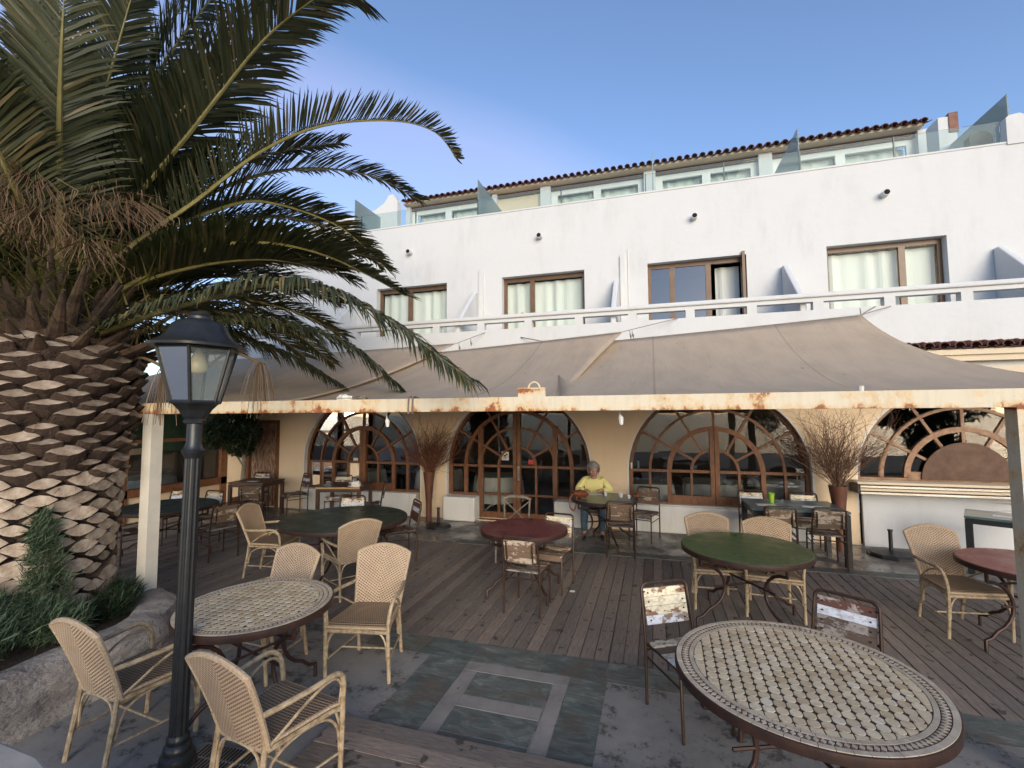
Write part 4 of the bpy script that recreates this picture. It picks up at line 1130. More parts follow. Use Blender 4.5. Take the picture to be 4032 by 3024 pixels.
# ================================================================== SCHOOL CHAIRS
def school_chair(bk, st):
    """bk/st: slat material names for back (4) and seat (5)"""
    t = thing('school_chair', '', 'chair')
    hoop = [(-.20, -.215, 0), (-.20, -.215, .42), (-.195, -.245, .62), (-.19, -.275, .76)] + [(-.14 - .05 * math.cos(a), -.277 - .012 * math.sin(a), .775 + .05 * math.sin(a)) for a in [PI / 2 * k / 5 for k in range(6)]]
    hoop = hoop + [(-p[0], p[1], p[2]) for p in reversed(hoop)]
    MB().tube(hoop, .0115, 8).build('back_frame', M['tube'], t, True)
    for s in (-1, 1):
        pts = [(s * .185, .215, 0), (s * .185, .205, .38), (s * .182, .19, .415), (s * .18, .15, .43), (s * .182, -.05, .425), (s * .188, -.215, .42)]
        MB().tube(pts, .011, 8).build('leg', M['tube'], t, True)
    MB().tube([(-.185, .205, .36), (.185, .205, .36)], .008, 6).build('cross_bar', M['tube'], t)
    MB().tube([(-.2, -.218, .38), (.2, -.218, .38)], .008, 6).build('cross_bar', M['tube'], t)
    for s in (-1, 1): MB().tube([(s * .19, -.21, .33), (s * .19, .20, .33)], .007, 6).build('side_bar', M['tube'], t)
    for s in (-1, 1):
        MB().tube([(s * .19, -.252, .56), (s * .145, -.268, .555), (s * .142, -.272, .60), (s * .142, -.296, .72), (s * .145, -.295, .765), (s * .188, -.278, .765)], .009, 6).build('back_bracket', M['tube'], t, True)
    for k in range(4):
        z0 = .545 + k * .061; yy = -.238 - k * .014
        mb = MB(); hw = .172
        mb.add([(sx * hw, yy + dy + (.0 if zz == 0 else -.014), z0 + zz) for zz in (0, .058) for sx, dy in ((-1, -.006), (1, -.006), (1, .008), (-1, .008))],
               [(0, 1, 2, 3), (4, 5, 6, 7), (0, 1, 5, 4), (1, 2, 6, 5), (2, 3, 7, 6), (3, 0, 4, 7)])
        sl = mb.build('backrest_slat', M[bk[k]], t)
        if k in (0, 1, 2, 3):
            mb = MB()
            for s in (-1, 1): mb.tube([(s * .14, yy + .009, z0 + .03), (s * .14, yy + .0115 - .007, z0 + .03)], .0055, 8); mb.tube([(s * .14, yy + .002, z0 + .03), (s * .14, yy + .0045, z0 + .03)], .006, 8)
            mb.build('bolt', M['black'], sl)
    for k in range(5):
        y0 = -.19 + k * .082; dz = -.012 if k in (1, 2) else (0 if k in (0, 3) else -.004)
        mb = MB(); mb.box((0, y0 + .0385, .441 + dz), (.375, .077, .016))
        s_ = mb.build('seat_slat', M[st[k]], t)
    MB().add([(-.18, .212, .436), (.18, .212, .436), (.18, .228, .385), (-.18, .228, .385), (-.18, .198, .436), (.18, .198, .436), (.18, .214, .385), (-.18, .214, .385)], [(0, 1, 2, 3), (4, 7, 6, 5), (0, 4, 5, 1), (2, 6, 7, 3), (1, 5, 6, 2), (0, 3, 7, 4)]).build('front_slat', M[st[0]], t)
    return t
C_, Wt, Ba, Rd, Gr = 'slat_cream', 'slat_white', 'slat_bare', 'slat_red', 'slat_grey'
def face(fx, fy): return math.atan2(-fx, fy)      # local +Y looks along (fx, fy)
GS = 'steel and worn plank chairs on the terrace'
def put_chair(root, first, x, y, f, lab, grp=GS):
    rz = face(*f); n = math.hypot(*f); ox, oy = x + .27 * f[0] / n, y + .27 * f[1] / n
    if first: root.location = (ox, oy, 0); root.rotation_euler = (0, 0, rz); root['label'] = lab; root['group'] = grp; return root
    return copy_tree(root, (ox, oy, 0), rz, lab, grp)
chA = school_chair([Wt, C_, C_, C_], [C_, Gr, C_, Wt, Wt]); chB = school_chair([Gr, Gr, Wt, Rd], [Gr] * 5)
chC = school_chair([Ba, Ba, Ba, Ba], [Gr, Gr, Gr, Ba, Gr]); chD = school_chair([Ba, C_, Wt, C_], [Ba, C_, Ba, Gr, Ba]); chE = school_chair([Rd, Rd, Wt, Rd], [Gr, Rd, Ba, Gr, Rd])
put_chair(chA, 1, .045, 3.80, (.50, -.86), 'chair with peeling cream and white slats left of the big mosaic table')
put_chair(chB, 1, 1.24, 3.86, (-.52, -.85), 'chair with red-brown and white striped back behind the big mosaic table')
put_chair(chC, 1, -1.38, 4.78, (.06, 1), 'pale bare-wood chair in front of the dark red table, back to camera')
put_chair(chD, 1, -1.20, 5.98, (-.12, -1), 'chair with peeling pale back tucked right of the dark red table')
put_chair(chE, 1, -3.42, 6.33, (-.72, -.72), 'brown worn chair at the right side of the dark green table')
put_chair(chC, 0, -.51, 7.06, (-.05, 1), 'bare-wood chair with its back to camera at the woman\'s table')
put_chair(chC, 0, -.13, 8.52, (-.3, -1), 'grey-brown chair right of the woman, in front of the arched window')
put_chair(chD, 0, 1.50, 8.62, (.05, -1), 'left chair behind the blue-grey table, next to the green cup')
put_chair(chD, 0, 2.24, 8.56, (-.06, -1), 'right chair behind the blue-grey table, by the twig vase')
put_chair(chC, 0, 1.61, 7.24, (.08, 1), 'left chair in front of the blue-grey table, back to camera')
put_chair(chC, 0, 2.21, 7.30, (.08, 1), 'right chair in front of the blue-grey table, back to camera')
put_chair(chE, 0, -7.34, 8.60, (-.45, -.9), 'red-brown chair against the ochre wall left of the first arch')
put_chair(chA, 0, -6.38, 8.58, (.25, -1), 'cream-backed chair between the dark wooden table and the window')
put_chair(chB, 0, -4.98, 7.92, (-.85, -.53), 'chair seen side-on right of the dark wooden table')
put_chair(chD, 0, -4.60, 6.43, (.4, -.9), 'pale-backed chair behind the dark green table')
put_chair(chD, 0, -8.52, 8.55, (.2, -1), 'chair behind the old table by the service door')
put_chair(chC, 0, -7.16, 6.93, (-.6, .8), 'chair in front of the old table by the service door, back to camera')
put_chair(chD, 0, -7.22, 6.24, (.0, -1), 'cream-backed chair behind the shaded round table, just right of the lamp pole')
put_chair(chD, 0, -7.95, 6.2, (.1, -1), 'cream-backed chair behind the shaded round table, between post and lamp pole')
put_chair(chC, 0, -6.06, 5.45, (-.95, .3), 'dark chair at the right of the shaded round table')
put_chair(chC, 0, -7.45, 4.82, (.3, .95), 'dark chair close to the palm trunk at the shaded round table')
put_chair(chB, 0, 4.95, 8.1, (-.6, -.8), 'dark chair behind the small glass table at right edge')

# cross-back wooden chair behind the red table
t = thing('cross_back_chair', 'weathered wooden chair with X-shaped back behind the dark red table', 'chair', (-2.02, 6.6, 0), R(178))
for s in (-1, 1):
    MB().tube([(s * .19, -.2, 0), (s * .19, -.2, .45), (s * .20, -.25, .84)], .015, 8).build('back_post', M['olivebark'], t, True)
    MB().tube([(s * .18, .19, 0), (s * .18, .18, .44)], .015, 8).build('leg', M['olivebark'], t, True)
MB().tube([(-.22, -.25, .83), (-.1, -.27, .86), (.1, -.27, .86), (.22, -.25, .83)], [.018, .024, .024, .018], 8).build('top_rail', M['olivebark'], t, True)
for s in (-1, 1): MB().tube([(s * -.19, -.24, .8), (0, -.22, .64), (s * .19, -.21, .48)], .009, 6).build('cross_slat', M['olivebark'], t)
MB().lathe([(.2, .44), (.215, .45), (.2, .465)], 20).build('seat', M['olivebark'], t)

# ================================================================== WICKER CHAIRS
def grid_panel(fn, nu, nv, th):
    """two-sided panel with thickness th; fn(u,v)->(pos, normal)"""
    vs = []; 
    for side in (1, -1):
        for j in range(nv + 1):
            for i in range(nu + 1):
                p, n = fn(i / nu, j / nv); vs.append(tuple(Vector(p) + Vector(n) * th / 2 * side))
    W_ = nu + 1; off = W_ * (nv + 1); fs = []
    for j in range(nv):
        for i in range(nu):
            a = j * W_ + i; fs.append((a, a + 1, a + W_ + 1, a + W_)); fs.append((off + a, off + a + W_, off + a + W_ + 1, off + a + 1))
    for i in range(nu): fs.append((i, off + i, off + i + 1, i + 1)); a = nv * W_ + i; fs.append((a, a + 1, off + a + 1, off + a))
    for j in range(nv): a = j * W_; fs.append((a, a + W_, off + a + W_, off + a)); a += nu; fs.append((a, off + a, off + a + W_, a + W_))
    return vs, fs
def wicker_chair():
    t = thing('wicker_chair', '', 'chair')
    def backpt(u, v):
        x_ = (u - .5) * 2; hw = .195 + .045 * v
        top = .84 + .065 * (1 - x_ * x_); z = .42 + (top - .42) * v
        yy = -.205 - .125 * v - .03 * v * v + .022 * (x_ * x_) - .03
        return (x_ * hw, yy, z), (0, 1, .28)
    vs, fs = grid_panel(backpt, 12, 12, .022)
    MB().add(vs, fs).build('woven_backrest', M['weaveback'], t, True)
    rim = [backpt(0, v / 10)[0] for v in range(0, 11)] + [backpt(u / 12, 1)[0] for u in range(1, 13)] + [backpt(1, 1 - v / 10)[0] for v in range(1, 11)]
    MB().tube(rim, .0165, 8).build('wrapped_rim', M['wrap'], t, True)
    def seatpt(u, v):
        x_ = (u - .5) * 2; hw = .185 + .055 * v
        return (x_ * hw, -.22 + .44 * v, .435 - .012 * (1 - x_ * x_) * math.sin(PI * v) - (.015 if v > .97 else 0)), (0, 0, 1)
    vs, fs = grid_panel(seatpt, 10, 12, .026)
    MB().add(vs, fs).build('woven_seat', M['weaveseat'], t, True)
    ring = [seatpt(0, v / 6)[0] for v in range(7)] + [seatpt(u / 6, 1)[0] for u in range(1, 7)] + [seatpt(1, 1 - v / 6)[0] for v in range(1, 7)] + [seatpt(1 - u / 6, 0)[0] for u in range(1, 6)]
    MB().tube([(p[0] * 1.03, p[1] * 1.02, p[2] - .028) for p in ring], .014, 8, closed=True).build('seat_hoop', M['cane'], t, True)
    MB().tube([(p[0] * 1.035, p[1] * 1.02, p[2] + .002) for p in ring], .011, 6, closed=True).build('seat_binding', M['wrap'], t, True)
    for s in (-1, 1):
        MB().tube([(s * .195, -.29, 0), (s * .192, -.25, .25), (s * .19, -.225, .44), (s * .2, -.25, .52)], .0155, 8).build('rear_leg', M['cane'], t, True)
        fl_ = catmull([(s * .262, .20, 0), (s * .258, .215, .25), (s * .258, .22, .45), (s * .272, .205, .575), (s * .282, .14, .63), (s * .275, .0, .628), (s * .25, -.14, .62), (s * .222, -.27, .615)], 5)
        MB().tube(fl_, .0155, 8).build('armrest_leg', M['cane'], t, True)
        br = catmull([(s * .245, .205, .43), (s * .255, .205, .54), (s * .262, .13, .60), (s * .25, -.02, .56), (s * .215, -.17, .46), (s * .2, -.215, .43)], 4)
        MB().tube(br, .0085, 6).build('arm_brace', M['cane'], t, True)
        # arched braces under the side
        a = catmull([(s * .25, .205, .16), (s * .245, .19, .30), (s * .235, .11, .385), (s * .21, -.06, .39), (s * .195, -.19, .33), (s * .19, -.235, .18)], 4)
        MB().tube(a, .008, 6).build('leg_brace', M['cane'], t, True)
        MB().tube([(s * .255, .21, .16), (s * .19, -.265, .16)], .008, 6).build('stretcher', M['cane'], t)
    for (yy, hw) in ((.215, .245), (-.235, .18)):
        a = catmull([(-hw, yy, .18), (-hw + .012, yy, .31), (-hw * .6, yy, .395), (hw * .6, yy, .395), (hw - .012, yy, .31), (hw, yy, .18)], 4)
        MB().tube(a, .008, 6).build('leg_brace', M['cane'], t, True)
    MB().tube([(-.22, 0.0, .165), (.22, 0.0, .165)], .008, 6).build('stretcher', M['cane'], t)
    return t
wk = wicker_chair(); GW = 'wicker armchairs with woven chevron backs'
def put_wicker(first, x, y, f, lab):
    rz = face(*f)
    if first: wk.location = (x, y, 0); wk.rotation_euler = (0, 0, rz); wk['label'] = lab; wk['group'] = GW; return wk
    return copy_tree(wk, (x, y, 0), rz, lab, GW)
put_wicker(1, -3.27, 2.33, (.10, .99), 'wicker armchair at bottom left beside the rock planter, seen from behind')
put_wicker(0, -2.07, 2.25, (.16, .98), 'wicker armchair just right of the lamp pole, seen from behind')
put_wicker(0, -2.34, 3.50, (.20, -.98), 'wicker armchair facing camera right of the smaller mosaic table')
put_wicker(0, -3.20, 3.27, (-.05, -1), 'wicker armchair tucked behind the smaller mosaic table')
put_wicker(0, -3.55, 4.92, (-.80, .58), 'wicker armchair with its back to camera at the dark green table')
put_wicker(0, -4.93, 5.18, (.94, .25), 'wicker armchair seen side-on at the left of the dark green table')
put_wicker(0, .61, 5.74, (.12, -.99), 'left of the two wicker armchairs behind the green table')
put_wicker(0, 1.15, 5.64, (-.1, -1), 'right of the two wicker armchairs behind the green table')
put_wicker(0, 2.80, 5.70, (.15, -.99), 'wicker armchair at the faded red table near the right post')

# ================================================================== PLANTER
def planter():
    outer = [(-3.85, .6), (-3.92, 1.4), (-4.0, 2.0), (-4.02, 2.45), (-3.95, 2.95), (-4.12, 3.28), (-4.48, 3.56), (-5.1, 3.72), (-5.9, 3.78), (-7.0, 3.7), (-7.4, 2.6), (-7.2, 1.2)]
    inner = [(-4.55, .6), (-4.50, 1.4), (-4.32, 2.0), (-4.28, 2.4), (-4.30, 2.85), (-4.42, 3.02), (-4.75, 3.28), (-5.2, 3.42), (-5.9, 3.45), (-6.7, 3.3), (-7.0, 2.5), (-6.8, 1.2)]
    mb = MB()
    O = catmull([(*p, 0) for p in outer], 8); I = catmull([(*p, 0) for p in inner], 8)
    n = len(O); rows = []
    prof = [(1.06, -.05), (1.03, .05), (1.0, .17), (.93, .30), (.80, .385), (.55, .41), (.28, .40), (.08, .385), (0, .34), (-.05, .2)]
    for t_, z in prof:
        for k in range(n):
            p = I[k].lerp(O[k], t_); q = Vector((p.x, p.y, z))
            d = noise.noise_vector(q * 2.1) * .07 + noise.noise_vector(q * 6) * .025
            q += Vector((d.x, d.y, d.z * .55)); rows.append(tuple(q))
    fs = [(r * n + k, r * n + k + 1, (r + 1) * n + k + 1, (r + 1) * n + k) for r in range(len(prof) - 1) for k in range(n - 1)]
    mb.add(rows, fs); 
    o = mb.build('rock_planter', M['rock'], None, True); tag(o, 'rough grey rock planter wall around the palm', 'planter')
    s = MB(); s.add([(p.x, p.y, .34) for p in I] , [tuple(range(n))]); s.build('soil', M['soil'], o)
    return o
planter()

# ================================================================== PALM
palm = thing('palm_tree', 'large date palm with stout scarred trunk filling the left side', 'palm tree', (-5.43, 2.90, .34))
TZ = [(0.0, .55), (.5, .53), (1.0, .545), (1.5, .60), (2.0, .67), (2.35, .70), (2.6, .60), (2.75, .4)]
def trunk_r(z):
    for (a, ra), (b, rb) in zip(TZ, TZ[1:]):
        if z <= b: return ra + (rb - ra) * (z - a) / (b - a)
    return .4
MB().lathe([(trunk_r(z * .1) - .05, z * .1) for z in range(0, 28)], 40).build('trunk', M['fibre'], palm, True)
trunk = palm.children[0]
def boot_mesh(name, w_, h, dp, mt, up):
    # pointed lens facing outward (+X), width along Y, wedge thickness
    n = 12; vs = [];
    for k in range(n):
        a = 2 * PI * k / n; cy = math.cos(a); sz = math.sin(a)
        yy = w_ / 2 * cy; zz = h / 2 * sz * (1 - abs(cy) ** 2.2 * .75)
        j = noise.noise(Vector((k * .7, w_ * 9, h * 13))) * .1
        vs.append((dp * (1 + j) * (1.0 if not up else (1.15 if sz < 0 else .7)), yy * .88, zz * .86))
    for k in range(n):
        a = 2 * PI * k / n; cy = math.cos(a); sz = math.sin(a)
        vs.append((-.06, w_ / 2 * cy, h / 2 * sz * (1 - abs(cy) ** 2.2 * .75) - (.05 if up else 0)))
    vs.append((dp * (1.03 if not up else .93), 0, .0))
    mb = MB(); mb.add(vs, [(k, (k + 1) % n, 2 * n) for k in range(n)], 0); mb.f += [(k, n + k, n + (k + 1) % n, (k + 1) % n) for k in range(n)]; mb.m += [1] * n
    return mb.mesh(name, [M[mt], M['fibre']])
low = [boot_mesh('leaf_scar', .262 + .02 * q, .108 + .012 * q, .040 + .008 * q, 'boot_low', False) for q in range(4)]
upm = [boot_mesh('leaf_base', .23 + .02 * q, .070 + .014 * q, .042 + .014 * q, 'boot_up', True) for q in range(4)]
z = .02; row = 0; per = 13
while z < 2.5:
    r = trunk_r(z)
    for k in range(per):
        a = 2 * PI * (k + .5 * (row % 2)) / per + random.uniform(-.03, .03)
        lowz = z < 1.25
        me = random.choice(low if lowz else upm)
        s_ = random.uniform(.88, 1.1)
        zz = z + random.uniform(-.015, .015)
        o = obj('leaf_scar' if lowz else 'leaf_base', me, trunk, ((r - .02) * math.cos(a), (r - .02) * math.sin(a), zz), (random.uniform(-.10, .10), (-.05 if lowz else random.uniform(-.55, -.15)), a + random.uniform(-.06, .06)))
        o.scale = (s_ * random.uniform(.7, 1.4), s_ * (r / .6), s_ * (1.0 if lowz else random.uniform(.8, 1.25)))
    z += .074 if z < 1.25 else .082; row += 1
# loose fibres between leaf bases
mb = MB()
for k in range(900):
    a = random.uniform(0, 2 * PI); z0 = random.uniform(.1, 2.5); r = trunk_r(z0) + random.uniform(-.02, .05)
    p = Vector((r * math.cos(a), r * math.sin(a), z0)); d = Vector((random.uniform(-.1, .1), random.uniform(-.1, .1), random.uniform(-.10, .05)))
    o_ = Vector((math.cos(a), math.sin(a), 0)) * random.uniform(.0, .05)
    q = p + d + o_; s_ = Vector((-math.sin(a), math.cos(a), 0)) * .004
    mb.add([p - s_, p + s_, q], [(0, 1, 2)])
o = mb.build('trunk_fibres', M['stalk'], palm); o['kind'] = 'stuff'

CR = Vector((-5.40, 2.95, 3.0)); PB = palm.location.copy()
# thick leaf stalk stubs wrapping the crown base
for k in range(90):
    a = k * 2.39996; t_ = k / 90; z0 = 2.28 + .42 * t_; r0 = .64 - .30 * t_; el_ = .35 + .9 * t_
    o_ = Vector((math.cos(a), math.sin(a), 0)); p = o_ * r0 + Vector((0, 0, z0)); ln = random.uniform(.3, .75)
    d = o_ * math.cos(el_) + Vector((0, 0, math.sin(el_)))
    sidv = Vector((-math.sin(a), math.cos(a), 0)); up_ = d.cross(sidv) * -1
    mb = MB(); n_ = 8; vs = []
    for (f, wd_, th_) in ((-.2, .10, .04), (.35, .055, .03), (1, .012, .008)):
        for j in range(n_):
            b_ = 2 * PI * j / n_; vs.append(tuple(p + d * ln * f + sidv * wd_ * math.cos(b_) + up_ * th_ * math.sin(b_) * random.uniform(.8, 1.2)))
    mb.add(vs, [(i * n_ + j, i * n_ + (j + 1) % n_, (i + 1) * n_ + (j + 1) % n_, (i + 1) * n_ + j) for i in range(2) for j in range(n_)] + [tuple(2 * n_ + j for j in range(n_))])
    mb.build('stalk_stub', M['stub'], trunk)
def frond(prof, phi, mt='leaflet', n=210, ll=.56, lift=.35, droop=.10, side=(1, 1), rb=.036, start=.12, wd=.0135, seed=0, bare=None):
    """prof: (radial, z) points of the stem in the vertical plane at azimuth phi"""
    rs = random.Random(seed)
    a = R(phi); ux = Vector((math.cos(a), math.sin(a), 0)); sid = Vector((-math.sin(a), math.cos(a), 0))
    pts = [CR + ux * p[0] + Vector((0, 0, p[1] - 3.0)) + sid * (noise.noise(Vector((p[0] * .6, seed, 0))) * .12 * p[0]) for p in prof]
    P = catmull(pts, 10); m_ = len(P)
    cum = [0]
    for i in range(1, m_): cum.append(cum[-1] + (P[i] - P[i - 1]).length)
    Lt = cum[-1]
    mb = MB()
    mb.tube([p - PB for p in P[::2]] , [max(.004, rb * (1 - cum[i] / Lt) ** .8 + .03 * max(0, 1 - cum[i] / .5)) for i in range(0, m_, 2)], 6, mi=0)
    def at(s):
        for i in range(1, m_):
            if cum[i] >= s:
                f = (s - cum[i - 1]) / max(1e-6, cum[i] - cum[i - 1]); return P[i - 1].lerp(P[i], f), (P[i] - P[i - 1]).normalized()
        return P[-1], (P[-1] - P[-2]).normalized()
    for s_i in range(n):
        f = start + (1 - start) * (s_i + .5) / n; pos, tan = at(f * Lt)
        lat = tan.cross(Vector((0, 0, 1)));
        if lat.length < .2: lat = sid.copy()
        lat.normalize(); nor = lat.cross(tan).normalized()
        env = (min(1, .35 + (f - start) * 3.0)) * (1 if f < .6 else 1 - .62 * ((f - .6) / .4) ** 1.3)
        for sd in (-1, 1):
            k = side[0] if sd < 0 else side[1]
            if k <= 0 or rs.random() < .04: continue
            fw = .45 + .75 * f + rs.uniform(-.12, .12)
            d = (lat * sd + tan * fw + nor * (lift + rs.uniform(-.16, .16))).normalized()
            ln = ll * env * k * rs.uniform(.85, 1.12)
            w_ = wd * rs.uniform(.8, 1.15)
            wv = d.cross(nor * .8 + lat * sd * rs.uniform(-.5, .5)).normalized() * w_
            p0 = pos - PB; p1 = p0 + d * ln * .45; p2 = p0 + d * ln * .8 + Vector((0, 0, -droop * ln * .5)); p3 = p0 + d * ln + Vector((0, 0, -droop * ln * 1.3)) + nor * rs.uniform(-.02, .02)
            mb.add([p0 - wv * .5, p0 + wv * .5, p1 + wv, p1 - wv, p2 + wv * .65, p2 - wv * .65, p3], [(0, 1, 2, 3), (3, 2, 4, 5), (5, 4, 6)], 1)
    mb_o = mb.build('frond', [M['rachis'], M[mt]], palm)
    return mb_o
K = 0
spec = [
 ([(.10, 3.1), (.35, 3.7), (.6, 4.15), (1.12, 4.85), (1.89, 5.69), (2.4, 6.02), (2.66, 6.15), (2.92, 6.07)], 15, dict(ll=.72, lift=.10, n=200, wd=.016)),
 ([(.12, 3.1), (.5, 3.72), (1.09, 4.30), (1.68, 4.88), (2.32, 5.20), (3.06, 5.40), (3.53, 5.38), (3.78, 5.12)], 30, dict(ll=.40, lift=.75, droop=-.05, wd=.013, n=190, rb=.03)),
 ([(.1, 2.98), (.76, 3.42), (1.25, 3.63), (1.65, 3.74), (2.1, 3.73), (2.54, 3.62), (2.94, 3.43), (3.32, 3.21)], 15, dict(ll=.50, lift=.45)),
 ([(.1, 2.75), (.41, 2.83), (1.21, 2.99), (1.99, 3.11), (2.56, 3.14), (3.09, 3.04), (3.61, 2.76), (3.91, 2.54), (4.2, 2.34)], 0, dict(ll=.44, lift=.1, droop=.35)),
 ([(.1, 2.8), (.66, 2.94), (1.47, 3.09), (2.09, 3.04), (2.65, 2.84), (3.27, 2.31)], 30, dict(ll=.42, lift=.05, droop=.35)),
 ([(.1, 2.75), (.61, 2.90), (1.32, 3.02), (1.68, 2.92), (2.06, 2.76), (2.57, 2.45)], 45, dict(ll=.38, lift=.0, droop=.3)),
 ([(.1, 3.1), (.57, 3.85), (1.37, 4.44), (1.82, 4.55), (2.43, 4.45), (2.76, 4.25), (3.1, 3.95)], 45, dict(ll=.5, lift=.5)),
 ([(.05, 3.2), (.35, 4.77), (.58, 5.79), (.86, 6.8), (1.2, 7.5)], 60, dict(ll=.6, lift=.1)),
 ([(.05, 3.2), (.40, 4.7), (.68, 5.65), (1.05, 6.5), (1.5, 7.2)], 35, dict(ll=.62, lift=.1)),
 ([(.05, 3.2), (.48, 4.6), (.86, 5.6), (1.30, 6.5), (1.8, 7.1)], 48, dict(ll=.62, lift=.15)),
 ([(.0, 3.2), (.3, 4.0), (.7, 5.0), (1.3, 6.1), (1.9, 6.9)], 151, dict(ll=.55, lift=.1)),
 ([(.1, 3.1), (.45, 3.75), (.85, 4.45), (1.15, 5.0), (1.35, 5.5)], -31, dict(ll=.6, lift=.15, n=90, rb=.042, wd=.013)),
 ([(.1, 3.0), (.5, 3.6), (1.1, 4.2), (1.9, 4.6), (2.7, 4.6), (3.4, 4.3)], 62, dict(ll=.48)),
 ([(.1, 3.0), (.5, 3.8), (1.2, 4.6), (2.0, 5.1), (2.9, 5.3), (3.6, 5.1)], 50, dict(ll=.5)),
 ([(.1, 2.9), (.7, 3.2), (1.4, 3.35), (2.2, 3.25), (2.9, 2.85)], 70, dict(ll=.45, droop=.3)),
]
for k, az in enumerate([-70, -100, -130, -160, 172, 190, 205, 120, 95, 80, 135, 110, 160, -85, -115]):
    el = [1.5, 1.1, .8, .9, 1.2, .6, 1.0, 1.1, .7, 1.3, .8, 1.5, 1.3, .35, .5][k]
    q = [(.1, 3.0)]
    for s_ in range(1, 7):
        d = s_ * .6; aa = el - .30 * s_ * (.55 if el > 1 else .5)
        q.append((q[-1][0] + .6 * math.cos(aa), q[-1][1] + .6 * math.sin(aa)))
    spec.append((q, az, dict(ll=.52, lift=.3)))
for k, az in enumerate([-50, -20, 5, 20, 60, 150, 210]):
    el = 1.35 - .05 * (k % 3)
    q = [(.05, 3.05)]
    for s_ in range(1, 6):
        aa = el - .07 * s_; q.append((q[-1][0] + .5 * math.cos(aa), q[-1][1] + .5 * math.sin(aa)))
    if az in (-50, -20, 5): continue
    spec.append((q, az, dict(ll=.5, lift=.15)))
for k, (az, el, lng, cv) in enumerate([(150, 1.15, 3.6, .10), (165, .95, 3.6, .10), (135, 1.25, 3.4, .09), (180, 1.3, 3.4, .10), (100, 1.35, 3.6, .10), (75, 1.2, 3.5, .13), (40, 1.35, 3.5, .13), (-150, 1.3, 3.2, .10), (-95, 1.35, 3.0, .08), (200, 1.0, 3.2, .12), (-170, .8, 3.2, .14),
        (125, .95, 3.4, .12), (88, .95, 3.2, .14), (-60, 1.3, 2.6, .10), (-125, .6, 2.6, .14), (-80, .75, 2.2, .12), (145, .6, 3.3, .13), (110, .7, 3.2, .15), (65, .9, 3.0, .15),
        (38, .95, 3.1, .14), (28, .8, 2.9, .13), (50, 1.0, 3.2, .13), (18, .75, 2.5, .12), (-45, 1.45, 2.6, .05), (-10, 1.5, 3.2, .06), (20, 1.42, 3.4, .09), (60, 1.48, 3.6, .08), (140, 1.4, 3.8, .06), (158, 1.35, 3.8, .07), (172, 1.1, 3.6, .09), (152, 1.05, 3.5, .12), (120, 1.15, 3.6, .10), (105, 1.05, 3.4, .13), (-140, 1.0, 3.0, .12), (-110, 1.0, 2.8, .12), (30, 1.1, 2.9, .2), (55, .75, 2.7, .16), (80, .6, 2.8, .14)]):
    q = [(.08, 3.0)]
    for s_ in range(1, 7):
        aa = el - cv * s_ * 1.25; q.append((q[-1][0] + lng / 6 * math.cos(aa), q[-1][1] + lng / 6 * math.sin(aa)))
    spec.append((q, az, dict(ll=.58, lift=.28)))
for k, (pf, az, kw) in enumerate(spec): frond(pf, az, seed=k * 3 + 1, **kw)
# short basal spiny leaflets (yellowish) around frond bases
mb = MB()
for k in range(2200):
    a = random.uniform(0, 2 * PI); rr = random.uniform(.15, 1.0); z0 = random.uniform(2.7, 3.6)
    p = Vector((CR.x + rr * math.cos(a), CR.y + rr * math.sin(a), z0)) - PB
    d = Vector((math.cos(a + random.uniform(-1.3, 1.3)), math.sin(a + random.uniform(-1.3, 1.3)), random.uniform(-.2, .7))).normalized() * random.uniform(.15, .5)
    s_ = d.cross(Vector((0, 0, 1))).normalized() * .009
    mb.add([p - s_, p + s_, p + d], [(0, 1, 2)])
o = mb.build('basal_spines', M['youngleaf'], palm); o['kind'] = 'stuff'
# dry fruit stalks: brown arching strands
mb = MB()
for c_ in range(21):
    a0 = random.uniform(-2.9, .9); rr = random.uniform(.15, .62); zc = random.uniform(3.45, 4.2)
    c0 = Vector((CR.x + rr * math.cos(a0), CR.y + rr * math.sin(a0), zc)) - PB
    for k in range(110):
        a = random.uniform(0, 2 * PI); ln = random.uniform(.2, .5)
        d = Vector((math.cos(a) * .7 + .4 * math.cos(a0), math.sin(a) * .7 + .4 * math.sin(a0), random.uniform(-.1, .8))).normalized()
        p1 = c0 + d * ln * .5; p2 = c0 + d * ln + Vector((0, 0, -.18)); p3 = p2 + Vector((random.uniform(-.05, .05), random.uniform(-.05, .05), -.12))
        s_ = Vector((.0018, .0018, .0008))
        mb.add([c0 - s_, c0 + s_, p1 + s_, p1 - s_, p2 + s_, p2 - s_, p3], [(0, 1, 2, 3), (3, 2, 4, 5), (5, 4, 6)])
o = mb.build('dry_fruit_stalks', M['stalk'], palm); o['kind'] = 'stuff'
# hanging spent flower stalks near the lamp
for (cx_, cy_, cz_, n_) in ((-3.75, 3.0, 2.95, 40), (-3.55, 3.5, 2.6, 50), (-4.35, 3.2, 2.55, 34)):
    mb = MB()
    st = Vector((cx_, cy_, cz_)) - PB
    mb.tube(catmull([Vector((-.9, .1, -.1)) + st, st + Vector((-.45, .05, .12)), st], 5), .014, 6)
    for k in range(n_):
        a = random.uniform(0, 2 * PI); ln = random.uniform(.3, .55); sp_ = random.uniform(.03, .18)
        p = [st + Vector((math.cos(a) * sp_ * f, math.sin(a) * sp_ * f, .04 * math.sin(f * 3) - ln * f * f)) for f in (0, .3, .6, .85, 1.0)]
        mb.tube(p, .0028, 3)
    mb.build('spent_flower_stalk', M['dryleaf'], palm)

